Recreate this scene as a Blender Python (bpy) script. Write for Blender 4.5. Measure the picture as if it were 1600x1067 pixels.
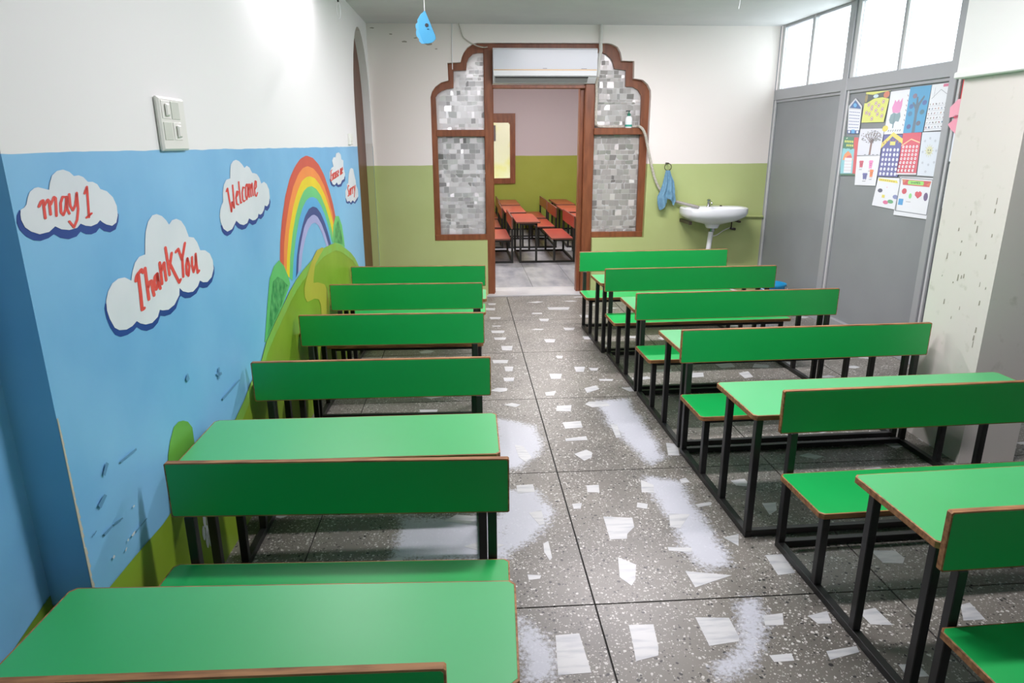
import bpy, bmesh, math, random
from mathutils import Vector, Matrix
from mathutils.geometry import tessellate_polygon

for _o in list(bpy.data.objects):
    bpy.data.objects.remove(_o, do_unlink=True)
SC = bpy.context.scene
COL = SC.collection
RNG = random.Random(7)

# ------------------------------------------------------------------ camera, world, lamps, exposure
EYE = (0.0, 0.0, 1.45)
PITCH, YAW, ROLL = 0.2848, 0.0683, -0.0044
def camera():
    cd = bpy.data.cameras.new('camera'); cam = bpy.data.objects.new('camera', cd); COL.objects.link(cam)
    cd.sensor_width = 36.0; cd.lens = 36.0 * 1053.0 / 1600.0; cd.clip_start = 0.02; cd.clip_end = 200
    cp, sp, cy, sy = math.cos(PITCH), math.sin(PITCH), math.cos(YAW), math.sin(YAW)
    fw = Vector((sy * cp, cy * cp, -sp)); rt = Vector((cy, -sy, 0)); up = rt.cross(fw)
    c, s = math.cos(ROLL), math.sin(ROLL)
    r2 = rt * c + up * s; u2 = up * c - rt * s
    m = Matrix((r2, u2, -fw)).transposed().to_4x4(); m.translation = Vector(EYE)
    cam.matrix_world = m; SC.camera = cam
camera()
W = bpy.data.worlds.new('sky'); SC.world = W; W.use_nodes = True
bg = W.node_tree.nodes['Background']; bg.inputs[0].default_value = (0.93, 0.95, 1.0, 1); bg.inputs[1].default_value = 5.0
def area(name, loc, size, power, rot=(0, 0, 0), color=(1, 1, 1), portal=False):
    l = bpy.data.lights.new(name, 'AREA'); l.shape = 'RECTANGLE'; l.size, l.size_y = size; l.energy = power; l.color = color
    o = bpy.data.objects.new(name, l); COL.objects.link(o); o.location = loc; o.rotation_euler = rot
    if portal: l.cycles.is_portal = True
    return o
WARM = (1.0, 0.93, 0.985)
area('ceiling_tube_light', (0.95, 2.1, 2.44), (1.2, 0.12), 46, color=WARM)
area('wall_tube_light', (-0.74, 3.75, 2.44), (0.10, 1.2), 18, rot=(0, -0.7, 0), color=WARM)
area('ceiling_tube_light', (1.2, 4.9, 2.44), (1.2, 0.12), 66, color=WARM)
area('ceiling_tube_light', (1.2, 9.6, 2.6), (1.2, 0.12), 70, color=(1, 0.96, 0.95))
area('tube_light_over_arch', (0.0, 6.86, 2.50), (0.6, 0.06), 16, rot=(-0.35, 0, 0), color=(1, 0.98, 0.98))  # added lamp, out of view, to backlight the upper patterned glass
PA, PB = Vector((2.945, 6.556, 0)), Vector((3.0, 4.1, 0))          # grey partition: a point at the back wall and one nearer
PT = (PB - PA).normalized(); PN = Vector((-abs(PT.y), -PT.x, 0)); PN = Vector((PT.y, -PT.x, 0))
if PN.x > 0: PN = -PN
SC.view_settings.view_transform = 'Standard'; SC.view_settings.look = 'None'
SC.view_settings.exposure = 0.16; SC.view_settings.gamma = 1.0; SC.view_settings.use_curve_mapping = False

YB = 6.556; ZC = 2.478
WA, WB = Vector((-0.912, 1.45, 0)), Vector((-0.83, YB, 0))          # painted wall
WT = (WB - WA).normalized(); WN = Vector((WT.y, -WT.x, 0))
if WN.x < 0: WN = -WN

# ------------------------------------------------------------------ measured outlines: painted wall (along, up), partition (along, up), floor (x, y), arch (x, z)
D = {
 'cloud1': [[0.022,1.325],[0.034,1.328],[0.044,1.334],[0.051,1.346],[0.062,1.358],[0.08,1.365],[0.093,1.366],[0.111,1.362],[0.129,1.358],[0.137,1.373],[0.15,1.388],[0.171,1.397],[0.195,1.399],[0.218,1.393],[0.233,1.383],[0.253,1.384],[0.271,1.379],[0.287,1.367],[0.308,1.366],[0.327,1.359],[0.337,1.347],[0.365,1.34],[0.39,1.323],[0.402,1.3],[0.399,1.276],[0.386,1.259],[0.363,1.253],[0.338,1.259],[0.322,1.266],[0.311,1.273],[0.296,1.266],[0.267,1.263],[0.244,1.267],[0.225,1.274],[0.208,1.266],[0.176,1.265],[0.147,1.27],[0.126,1.279],[0.101,1.27],[0.067,1.269],[0.041,1.278],[0.024,1.289],[0.017,1.305],[0.018,1.316]],
 'shade1': [[0.019,1.325],[0.008,1.315],[0.003,1.3],[0.008,1.285],[0.023,1.27],[0.045,1.259],[0.068,1.255],[0.096,1.257],[0.118,1.263],[0.138,1.252],[0.169,1.245],[0.201,1.247],[0.221,1.256],[0.241,1.247],[0.264,1.244],[0.286,1.246],[0.305,1.255],[0.322,1.245],[0.3501,1.238],[0.379,1.242],[0.398,1.26],[0.4061,1.277],[0.401,1.282],[0.317,1.284],[0.182,1.283],[0.1,1.286],[0.04,1.299]],
 'cloud2': [[0.275,1.076],[0.291,1.096],[0.317,1.112],[0.3491,1.118],[0.382,1.115],[0.4131,1.1],[0.4251,1.121],[0.4471,1.143],[0.4761,1.155],[0.5111,1.156],[0.5211,1.185],[0.5351,1.217],[0.5591,1.243],[0.5901,1.257],[0.6171,1.258],[0.6491,1.249],[0.6731,1.234],[0.6881,1.219],[0.7131,1.23],[0.7441,1.231],[0.7771,1.221],[0.8011,1.199],[0.8181,1.165],[0.8551,1.158],[0.8781,1.139],[0.8941,1.11],[0.9341,1.104],[0.9721,1.086],[0.9911,1.059],[0.9891,1.03],[0.9611,1.005],[0.9191,0.996],[0.8831,1.002],[0.8581,1.013],[0.8351,0.998],[0.7921,0.989],[0.7551,0.994],[0.7171,1.006],[0.6971,1.021],[0.6881,1.0],[0.6451,0.979],[0.6011,0.974],[0.5631,0.981],[0.5471,0.987],[0.5281,0.97],[0.4901,0.962],[0.4521,0.967],[0.4231,0.978],[0.4061,0.989],[0.38,0.982],[0.3471,0.981],[0.312,0.989],[0.292,1.001],[0.277,1.028],[0.271,1.051]],
 'shade2': [[0.271,1.071],[0.263,1.059],[0.264,1.034],[0.273,1.007],[0.291,0.982],[0.315,0.97],[0.3491,0.966],[0.382,0.967],[0.403,0.973],[0.4241,0.959],[0.4531,0.948],[0.4921,0.945],[0.5251,0.953],[0.5461,0.969],[0.5721,0.961],[0.6121,0.957],[0.6541,0.965],[0.6891,0.992],[0.7001,0.995],[0.7271,0.981],[0.7671,0.974],[0.8181,0.977],[0.8501,0.992],[0.8761,0.983],[0.9131,0.978],[0.9601,0.988],[0.9921,1.012],[0.9991,1.032],[0.9921,1.046],[0.8511,1.03],[0.7001,1.036],[0.6081,0.995],[0.4101,1.01],[0.315,1.018]],
 'cloud3': [[1.1221,1.224],[1.1401,1.239],[1.1592,1.249],[1.1682,1.282],[1.1882,1.31],[1.2192,1.326],[1.2622,1.329],[1.2722,1.357],[1.2882,1.38],[1.3182,1.392],[1.3512,1.396],[1.3852,1.39],[1.4182,1.376],[1.4412,1.362],[1.4732,1.37],[1.5052,1.361],[1.5332,1.338],[1.5592,1.337],[1.5942,1.331],[1.6212,1.315],[1.6392,1.289],[1.6812,1.295],[1.7182,1.283],[1.7442,1.258],[1.7442,1.223],[1.7222,1.197],[1.6892,1.187],[1.6562,1.194],[1.6392,1.177],[1.6052,1.163],[1.5762,1.161],[1.5572,1.168],[1.5412,1.153],[1.5062,1.147],[1.4702,1.148],[1.4292,1.161],[1.3992,1.145],[1.3542,1.142],[1.3102,1.151],[1.2752,1.168],[1.2542,1.158],[1.2182,1.142],[1.1662,1.139],[1.1301,1.154],[1.1111,1.18],[1.1091,1.203]],
 'shade3': [[1.1091,1.168],[1.1151,1.146],[1.1341,1.132],[1.1602,1.123],[1.1992,1.125],[1.2382,1.138],[1.2592,1.155],[1.2872,1.138],[1.3292,1.126],[1.3772,1.125],[1.4272,1.142],[1.4642,1.129],[1.5112,1.13],[1.5532,1.148],[1.5862,1.141],[1.6292,1.151],[1.6552,1.175],[1.6882,1.167],[1.7282,1.179],[1.7512,1.202],[1.7452,1.216],[1.6622,1.209],[1.4372,1.183],[1.2772,1.186],[1.1602,1.169]],
 'cloud4': [[3.0854,1.28],[3.1584,1.307],[3.2244,1.313],[3.1964,1.352],[3.2474,1.372],[3.3134,1.37],[3.3464,1.396],[3.4404,1.401],[3.5054,1.385],[3.5174,1.353],[3.5875,1.343],[3.5695,1.298],[3.6165,1.25],[3.5615,1.216],[3.4845,1.211],[3.4284,1.191],[3.3324,1.188],[3.2944,1.207],[3.2214,1.194],[3.1594,1.202],[3.1244,1.22],[3.0794,1.243]],
 'shade4': [[3.0834,1.256],[3.0834,1.223],[3.1154,1.197],[3.1954,1.183],[3.2554,1.189],[3.3264,1.173],[3.4454,1.172],[3.5124,1.193],[3.5965,1.201],[3.6195,1.232],[3.4685,1.23],[3.1934,1.234]],
 'cloud5': [[3.5795,1.132],[3.6655,1.15],[3.6485,1.175],[3.7155,1.18],[3.7555,1.24],[3.8255,1.276],[3.8845,1.283],[3.9665,1.271],[3.9945,1.225],[4.0385,1.183],[4.0455,1.142],[4.1125,1.108],[4.1105,1.056],[4.0235,1.042],[3.9245,1.025],[3.8455,1.046],[3.7655,1.033],[3.7065,1.052],[3.6255,1.052],[3.5715,1.086]],
 'shade5': [[3.5715,1.086],[3.5825,1.048],[3.6565,1.034],[3.7115,1.037],[3.7765,1.018],[3.8665,1.027],[3.9485,1.01],[4.0815,1.033],[4.1105,1.056],[3.9385,1.059],[3.6635,1.079]],
 'txt1': {"ws":0.0092,"wz":0.0046,"st":[[[0.082,1.326],[0.093,1.336],[0.1,1.338],[0.096,1.3]],[[0.1,1.326],[0.117,1.338],[0.121,1.334],[0.117,1.306]],[[0.124,1.327],[0.141,1.342],[0.146,1.339],[0.137,1.301]],[[0.187,1.338],[0.173,1.34],[0.161,1.327],[0.156,1.307],[0.163,1.3],[0.176,1.312],[0.188,1.339],[0.182,1.312],[0.187,1.301]],[[0.2,1.344],[0.196,1.318],[0.203,1.307],[0.217,1.318],[0.231,1.345],[0.225,1.308],[0.213,1.284],[0.195,1.269],[0.181,1.284]],[[0.263,1.341],[0.278,1.356],[0.264,1.285]],[[0.253,1.285],[0.278,1.293]]]},
 'txt2': {"ws":0.0168,"wz":0.0084,"st":[[[0.4351,1.095],[0.4461,1.108],[0.4751,1.119],[0.4811,1.11]],[[0.4541,1.112],[0.4501,1.059],[0.4441,1.012],[0.4571,1.013]],[[0.4971,1.119],[0.4941,1.077],[0.4911,1.031]],[[0.4941,1.06],[0.5101,1.077],[0.5221,1.078],[0.5221,1.057],[0.5251,1.035]],[[0.5641,1.091],[0.5471,1.086],[0.5371,1.068],[0.5431,1.049],[0.5591,1.06],[0.5641,1.091],[0.5631,1.063],[0.5691,1.046]],[[0.5891,1.119],[0.5871,1.087],[0.5841,1.057]],[[0.5911,1.093],[0.6071,1.109],[0.6171,1.114],[0.6151,1.089],[0.6141,1.062]],[[0.6401,1.156],[0.6411,1.117],[0.6411,1.073]],[[0.6761,1.134],[0.6551,1.104],[0.6711,1.079],[0.6991,1.038],[0.7121,1.045]],[[0.7061,1.133],[0.7261,1.139],[0.7421,1.102],[0.7801,1.15]],[[0.7451,1.104],[0.7341,1.05]],[[0.7831,1.1],[0.7671,1.081],[0.7611,1.055],[0.7741,1.046],[0.7901,1.073],[0.7831,1.1]],[[0.8191,1.098],[0.8111,1.073],[0.8161,1.05],[0.8401,1.072],[0.8511,1.104],[0.8471,1.071],[0.8471,1.042],[0.8611,1.046]]]},
 'txt3': {"ws":0.0161,"wz":0.0046,"st":[[[1.2041,1.284],[1.2202,1.295],[1.2252,1.25],[1.2332,1.206],[1.2512,1.242]],[[1.2512,1.242],[1.2672,1.217],[1.2742,1.258],[1.2782,1.303]],[[1.2962,1.253],[1.3222,1.263],[1.3312,1.275],[1.3192,1.278],[1.3002,1.256],[1.3012,1.229],[1.3202,1.226]],[[1.3512,1.312],[1.3482,1.27],[1.3472,1.229],[1.3592,1.232]],[[1.4092,1.285],[1.3962,1.289],[1.3782,1.268],[1.3752,1.241],[1.3862,1.232],[1.4022,1.236]],[[1.4432,1.298],[1.4262,1.287],[1.4162,1.253],[1.4242,1.237],[1.4412,1.252],[1.4532,1.285],[1.4432,1.298]],[[1.4632,1.297],[1.4592,1.244]],[[1.4622,1.269],[1.4822,1.296],[1.4902,1.293],[1.4842,1.245]],[[1.4922,1.277],[1.5132,1.298],[1.5112,1.247]],[[1.5402,1.27],[1.5642,1.279],[1.5722,1.301],[1.5582,1.305],[1.5382,1.28],[1.5372,1.248],[1.5512,1.241],[1.5722,1.255]]]},
 'txt4': {"ws":0.0242,"wz":0.0044,"st":[[[3.1384,1.228],[3.1054,1.226],[3.1304,1.289],[3.1634,1.293]],[[3.1174,1.257],[3.1444,1.26]],[[3.1644,1.268],[3.1834,1.232]],[[3.1994,1.271],[3.1494,1.229]],[[3.2424,1.268],[3.2284,1.274],[3.2024,1.252],[3.2124,1.234],[3.2324,1.242]],[[3.2564,1.275],[3.2444,1.236],[3.2744,1.242],[3.2924,1.278]],[[3.2924,1.278],[3.2764,1.239]],[[3.3394,1.279],[3.3114,1.28],[3.3014,1.263],[3.3274,1.259],[3.3174,1.242],[3.2894,1.243]],[[3.3444,1.263],[3.3824,1.27],[3.3744,1.286],[3.3444,1.263],[3.3514,1.244],[3.3754,1.253]],[[3.4354,1.25],[3.4514,1.291]],[[3.4474,1.281],[3.4635,1.292],[3.4544,1.252]],[[3.4665,1.283],[3.4825,1.294],[3.4735,1.254]],[[3.4944,1.275],[3.5355,1.282],[3.5275,1.299],[3.4944,1.275],[3.5024,1.256],[3.5285,1.264]]]},
 'txt5': {"ws":0.0297,"wz":0.0055,"st":[[[3.7325,1.158],[3.7065,1.164],[3.6785,1.143],[3.7105,1.115],[3.6895,1.088],[3.6585,1.092]],[[3.7645,1.137],[3.7295,1.111],[3.7455,1.089],[3.7795,1.114],[3.7645,1.137]],[[3.8065,1.139],[3.7925,1.091]],[[3.8005,1.119],[3.8325,1.14],[3.8545,1.134]],[[3.8755,1.142],[3.8605,1.094]],[[3.8695,1.122],[3.9015,1.144],[3.9245,1.137]],[[3.9455,1.146],[3.9535,1.106]],[[4.0005,1.149],[3.9225,1.064]]]},
 'bands': [[[1.8042,0.922],[1.8412,1.011],[1.9053,1.104],[2.0033,1.209],[2.1203,1.292],[2.2453,1.346],[2.3683,1.38],[2.5073,1.395],[2.6613,1.378],[2.8004,1.337],[2.9224,1.271],[3.0414,1.167],[3.1284,1.068],[3.1664,0.995]],[[1.8592,0.88],[1.8942,0.978],[1.9653,1.072],[2.0613,1.166],[2.1673,1.244],[2.2983,1.304],[2.4083,1.331],[2.5163,1.337],[2.6553,1.319],[2.7774,1.277],[2.8984,1.208],[2.9854,1.13],[3.0714,1.031],[3.1074,0.958]],[[1.8922,0.842],[1.9402,0.938],[2.0143,1.04],[2.1313,1.147],[2.2363,1.212],[2.3543,1.264],[2.4643,1.28],[2.5583,1.28],[2.6673,1.263],[2.7744,1.223],[2.8964,1.152],[2.9834,1.072],[3.0554,0.99],[3.0804,0.944]],[[1.9382,0.813],[1.9853,0.912],[2.0713,1.019],[2.1683,1.103],[2.2753,1.169],[2.3783,1.21],[2.4743,1.225],[2.5693,1.225],[2.6783,1.202],[2.7854,1.156],[2.8874,1.08],[2.9724,0.99],[3.0314,0.907],[3.0234,0.865]],[[1.9863,0.79],[2.0433,0.889],[2.1243,0.985],[2.2243,1.07],[2.3163,1.123],[2.4183,1.157],[2.4993,1.166],[2.5793,1.163],[2.6743,1.145],[2.7634,1.099],[2.8514,1.035],[2.9344,0.944],[2.9894,0.844],[2.9914,0.827]],[[2.0523,0.791],[2.1083,0.892],[2.1873,0.97],[2.2833,1.035],[2.3573,1.077],[2.4613,1.107],[2.5593,1.111],[2.6553,1.095],[2.7454,1.054],[2.8334,0.989],[2.9024,0.915],[2.9564,0.845],[2.9644,0.822]],[[2.1053,0.809],[2.1603,0.897],[2.2443,0.969],[2.3223,1.024],[2.4093,1.054],[2.5093,1.065],[2.5743,1.063],[2.6523,1.043],[2.7404,0.991],[2.8244,0.917],[2.8774,0.852],[2.8994,0.823]],[[2.1733,0.818],[2.2303,0.894],[2.3113,0.953],[2.4053,0.999],[2.4913,1.019],[2.5743,1.017],[2.6513,0.993],[2.7374,0.936],[2.8184,0.852],[2.8314,0.833]]],
 'hill': [[0.0,0.0],[0.0,0.351],[0.055,0.391],[0.196,0.391],[0.365,0.386],[0.6441,0.416],[1.0101,0.447],[1.1261,0.48],[1.2101,0.515],[1.3842,0.566],[1.4682,0.619],[1.6022,0.662],[1.7442,0.703],[1.9063,0.751],[2.0503,0.783],[2.2223,0.807],[2.4173,0.825],[2.7174,0.846],[2.9414,0.838],[3.0834,0.83],[3.2464,0.794],[3.4164,0.743],[3.6105,0.681],[3.7655,0.615],[3.9075,0.528],[4.4846,0.35],[4.5046,0.0]],
 'hillrim': [[1.0101,0.447],[1.1261,0.48],[1.2101,0.515],[1.3842,0.566],[1.4682,0.619],[1.6022,0.662],[1.7442,0.703],[1.9063,0.751],[2.0503,0.783],[2.2223,0.807],[2.4173,0.825],[2.7174,0.846],[2.9414,0.838],[3.0834,0.83],[3.2464,0.794],[3.4164,0.743],[3.6105,0.681],[3.7655,0.615],[3.9075,0.528]],
 'path': [[2.4293,0.235],[2.5203,0.474],[2.5283,0.539],[2.4923,0.578],[2.3883,0.607],[2.2253,0.624],[2.1813,0.659],[2.1843,0.708],[2.2423,0.745],[2.3513,0.799],[2.4503,0.835],[2.5493,0.86],[2.6853,0.857],[2.7344,0.844],[2.6003,0.818],[2.4723,0.787],[2.4183,0.73],[2.3993,0.696],[2.5133,0.677],[2.6713,0.632],[2.7424,0.575],[2.7434,0.48],[2.7043,0.428],[2.5403,0.199]],
 'bush': [[1.4502,0.622],[1.5592,0.792],[1.6172,0.873],[1.6982,0.915],[1.7882,0.928],[1.8622,0.886],[1.9163,0.825],[1.9372,0.785],[1.7562,0.704],[1.6022,0.662],[1.4682,0.619]],
 'bushdark': [[1.5022,0.636],[1.6012,0.773],[1.6592,0.85],[1.7362,0.859],[1.8132,0.829],[1.8892,0.786],[1.7362,0.712],[1.5822,0.665]],
 'fir': [[3.0144,0.84],[3.0794,0.944],[3.1654,0.996],[3.2764,0.984],[3.3624,0.912],[3.3964,0.816],[3.4084,0.753],[3.2034,0.801]],
 'firdark': [[3.0554,0.838],[3.1464,0.936],[3.2434,0.96],[3.3044,0.883],[3.3574,0.779]],
 'blob': [[0.4581,0.559],[0.4831,0.593],[0.5211,0.625],[0.5551,0.628],[0.5871,0.618],[0.6181,0.601],[0.6431,0.57],[0.6421,0.52],[0.5951,0.429],[0.4291,0.472]],
 'flower': [[0.6241,0.24],[0.6521,0.223],[0.6061,0.203],[0.6321,0.19],[0.6631,0.179],[0.6231,0.162],[0.6481,0.151]],
 'posters': {"blue_house":[[1.2243,1.702],[1.4094,1.694],[1.4204,1.515],[1.2653,1.518]],"yellow":[[1.4434,1.808],[1.7384,1.8],[1.7034,1.59],[1.4334,1.594]],"pink":[[1.7374,1.791],[1.9505,1.793],[1.9375,1.508],[1.7274,1.505]],"bluetree":[[1.9435,1.805],[2.1525,1.802],[2.1345,1.515],[1.9365,1.51]],"small":[[2.1555,1.803],[2.3376,1.803],[2.3286,1.524],[2.1445,1.519]],"carrot":[[1.2163,1.498],[1.4234,1.487],[1.4454,1.209],[1.2383,1.2]],"graytree":[[1.4324,1.549],[1.7224,1.546],[1.7144,1.361],[1.4224,1.357]],"critters":[[1.4294,1.352],[1.7194,1.359],[1.7134,1.147],[1.4534,1.138]],"purple":[[1.7294,1.503],[1.9355,1.502],[1.9485,1.221],[1.7214,1.216]],"red":[[1.9395,1.511],[2.1255,1.513],[2.1375,1.243],[1.9295,1.236]],"sun":[[2.1325,1.513],[2.3226,1.514],[2.3436,1.239],[2.1455,1.239]],"blobs":[[1.7344,1.209],[1.9725,1.213],[1.9945,0.999],[1.7044,1.008]],"shapes":[[1.9805,1.223],[2.3146,1.229],[2.3276,0.968],[1.9655,0.963]]},
 'chips': [[[0.504,3.601],[0.591,3.607],[0.571,3.51],[0.49,3.525]],[[0.502,3.359],[0.604,3.371],[0.6,3.284],[0.505,3.273]],[[0.487,3.15],[0.599,3.172],[0.598,3.124],[0.485,3.119]],[[0.504,2.969],[0.572,3.014],[0.595,2.977],[0.583,2.926],[0.541,2.893]],[[0.508,2.653],[0.564,2.654],[0.554,2.585],[0.503,2.593]],[[0.761,2.686],[0.805,2.635],[0.79,2.566],[0.737,2.575]],[[0.696,2.49],[0.737,2.475],[0.723,2.436],[0.684,2.452]],[[0.421,2.5],[0.463,2.503],[0.45,2.459],[0.421,2.459]],[[0.531,2.391],[0.646,2.372],[0.638,2.306],[0.599,2.259],[0.589,2.225],[0.524,2.226]],[[0.529,2.111],[0.584,2.06],[0.559,1.973],[0.539,1.943],[0.509,1.992]],[[0.728,2.16],[0.815,2.148],[0.806,2.121],[0.726,2.136]],[[0.747,2.01],[0.902,1.974],[0.753,1.918]],[[0.483,1.751],[0.561,1.748],[0.549,1.648],[0.539,1.614],[0.468,1.597],[0.477,1.677]],[[0.248,1.722],[0.322,1.725],[0.33,1.563],[0.234,1.56]],[[0.703,1.77],[0.809,1.76],[0.807,1.671],[0.799,1.655],[0.703,1.642]],[[0.267,2.217],[0.288,2.234],[0.289,2.125],[0.278,2.109],[0.264,2.163]],[[0.19,2.032],[0.238,2.024],[0.231,2.005],[0.192,2.001]],[[0.223,3.093],[0.264,3.077],[0.294,2.949],[0.263,2.903],[0.233,2.953]],[[0.199,2.677],[0.274,2.682],[0.276,2.613],[0.2,2.607]],[[0.233,2.442],[0.287,2.46],[0.288,2.353],[0.268,2.344]],[[0.462,3.824],[0.531,3.843],[0.51,3.773],[0.462,3.767]],[[0.712,3.878],[0.794,3.922],[0.802,3.855],[0.714,3.794]],[[0.986,3.06],[1.038,3.039],[1.009,2.914],[0.956,2.918]],[[0.936,2.677],[0.968,2.688],[0.974,2.648],[0.932,2.638]],[[0.934,2.456],[1.007,2.473],[0.999,2.446],[0.939,2.433]],[[0.803,2.394],[0.886,2.381],[0.814,2.282],[0.779,2.295]],[[0.757,3.328],[0.79,3.306],[0.776,3.144],[0.749,3.139]],[[0.96,2.206],[1.028,2.226],[0.995,2.147]],[[1.159,2.647],[1.228,2.66],[1.228,2.628],[1.21,2.591],[1.167,2.602]],[[1.069,2.082],[1.134,2.083],[1.13,1.971],[1.063,1.962]],[[0.921,1.762],[0.989,1.769],[0.967,1.715],[0.908,1.716]],[[1.064,1.751],[1.136,1.768],[1.121,1.71],[1.076,1.712]],[[1.236,1.761],[1.299,1.771],[1.307,1.689],[1.239,1.697]],[[0.865,1.591],[0.934,1.594],[0.929,1.565],[0.868,1.564]],[[1.041,1.595],[1.143,1.609],[1.137,1.584],[1.035,1.561]],[[1.47,2.081],[1.561,2.074],[1.565,2.025],[1.539,1.995],[1.47,2.004]],[[1.221,1.528],[1.277,1.527],[1.281,1.479],[1.217,1.478]],[[1.585,1.765],[1.623,1.773],[1.614,1.692],[1.541,1.692]],[[1.215,2.443],[1.276,2.446],[1.252,2.385],[1.207,2.352]],[[1.684,4.268],[1.802,4.293],[1.8,4.205],[1.697,4.187]],[[1.771,4.078],[1.847,4.11],[1.836,3.999],[1.77,3.974]],[[1.461,4.104],[1.543,4.11],[1.519,4.025],[1.44,4.019]],[[0.198,6.251],[0.277,6.244],[0.265,6.174],[0.206,6.179]],[[0.195,5.711],[0.295,5.702],[0.284,5.637],[0.202,5.644]],[[0.19,5.269],[0.301,5.26],[0.289,5.187],[0.196,5.195]],[[0.204,5.064],[0.3,5.056],[0.289,4.992],[0.21,4.998]],[[0.248,4.828],[0.334,4.821],[0.32,4.712],[0.251,4.718]],[[0.169,4.493],[0.28,4.484],[0.269,4.411],[0.174,4.418]],[[0.244,4.34],[0.305,4.335],[0.292,4.239],[0.246,4.243]],[[0.224,4.115],[0.295,4.109],[0.285,4.041],[0.227,4.045]],[[0.202,5.422],[0.28,5.416],[0.271,5.389],[0.211,5.394]],[[0.741,6.04],[0.948,6.022],[0.921,5.924],[0.747,5.939]],[[0.618,5.62],[0.707,5.613],[0.685,5.526],[0.625,5.531]],[[0.988,5.725],[1.1,5.716],[1.072,5.626],[0.989,5.633]],[[0.786,5.308],[0.88,5.3],[0.857,5.223],[0.79,5.228]],[[0.589,4.983],[0.678,4.975],[0.657,4.889],[0.594,4.894]],[[0.9,5.047],[1.0,5.039],[0.974,4.95],[0.9,4.956]],[[0.529,4.167],[0.613,4.16],[0.59,4.061],[0.529,4.066]],[[0.715,4.298],[0.789,4.292],[0.762,4.187],[0.711,4.191]],[[0.81,4.263],[0.874,4.257],[0.855,4.205],[0.813,4.209]],[[0.622,4.551],[0.676,4.547],[0.659,4.488],[0.628,4.491]],[[-0.285,3.606],[-0.18,3.598],[-0.184,3.532],[-0.27,3.539]]],
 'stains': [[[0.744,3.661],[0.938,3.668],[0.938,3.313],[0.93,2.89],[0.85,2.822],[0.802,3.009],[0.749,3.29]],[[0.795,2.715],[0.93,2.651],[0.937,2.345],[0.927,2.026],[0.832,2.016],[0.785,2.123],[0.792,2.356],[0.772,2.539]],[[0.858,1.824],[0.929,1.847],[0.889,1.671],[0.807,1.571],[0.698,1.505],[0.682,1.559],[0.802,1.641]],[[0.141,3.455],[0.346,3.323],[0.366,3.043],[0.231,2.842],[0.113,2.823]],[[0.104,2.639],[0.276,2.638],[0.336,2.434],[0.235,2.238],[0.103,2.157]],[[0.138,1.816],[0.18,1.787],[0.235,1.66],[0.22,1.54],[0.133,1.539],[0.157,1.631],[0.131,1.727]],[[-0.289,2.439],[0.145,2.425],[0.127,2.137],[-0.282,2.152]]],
 'archLo': [[-0.288,1.867],[-0.273,1.912],[-0.239,1.956],[-0.186,1.991],[-0.121,2.008],[-0.124,2.156],[-0.005,2.162],[0.005,2.203],[0.025,2.246],[0.058,2.285],[0.105,2.315],[0.151,2.324]],
 'archLi': [[-0.242,1.867],[-0.224,1.894],[-0.184,1.922],[-0.137,1.938],[-0.076,1.947],[-0.072,2.095],[0.044,2.1],[0.051,2.165],[0.07,2.204],[0.108,2.238],[0.15,2.247],[0.205,2.249]],
 'archRo': [[1.333,2.327],[1.371,2.321],[1.425,2.296],[1.455,2.248],[1.472,2.18],[1.585,2.176],[1.589,2.027],[1.672,2.016],[1.722,1.976],[1.752,1.922],[1.757,1.868]],
 'archRi': [[1.303,2.252],[1.337,2.239],[1.381,2.204],[1.401,2.169],[1.413,2.117],[1.523,2.104],[1.527,1.962],[1.597,1.958],[1.647,1.931],[1.678,1.886],[1.682,1.85]],
 'scrw': [[[0.191,0.456],[0.201,0.458],[0.214,0.458],[0.208,0.451],[0.196,0.45]],[[0.169,0.455],[0.175,0.458],[0.177,0.452],[0.171,0.451]],[[0.093,0.454],[0.101,0.458],[0.106,0.451],[0.098,0.448]],[[0.221,0.524],[0.229,0.526],[0.233,0.521],[0.225,0.52]],[[0.151,0.436],[0.16,0.441],[0.163,0.438],[0.154,0.432]]],
 'scrd': [[[0.217,0.455],[0.279,0.457],[0.281,0.453],[0.219,0.45]],[[0.037,0.554],[0.051,0.559],[0.053,0.556],[0.04,0.551]],[[0.077,0.534],[0.117,0.533],[0.119,0.527],[0.082,0.525]],[[0.126,0.533],[0.167,0.525],[0.169,0.521],[0.129,0.526]],[[0.9041,0.571],[1.0931,0.578],[1.0981,0.571],[0.9131,0.56]],[[0.6401,0.738],[0.6601,0.751],[0.6671,0.729],[0.6501,0.724]],[[0.8831,0.674],[0.9291,0.663],[0.9321,0.652],[0.8861,0.664]],[[0.9061,0.688],[0.9181,0.684],[0.9041,0.645],[0.8931,0.649]],[[0.077,0.611],[0.11,0.624],[0.12,0.615],[0.087,0.598]],[[0.121,0.674],[0.143,0.695],[0.152,0.686],[0.127,0.664]],[[0.203,0.668],[0.288,0.665],[0.289,0.658],[0.207,0.661]]],
}

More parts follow.
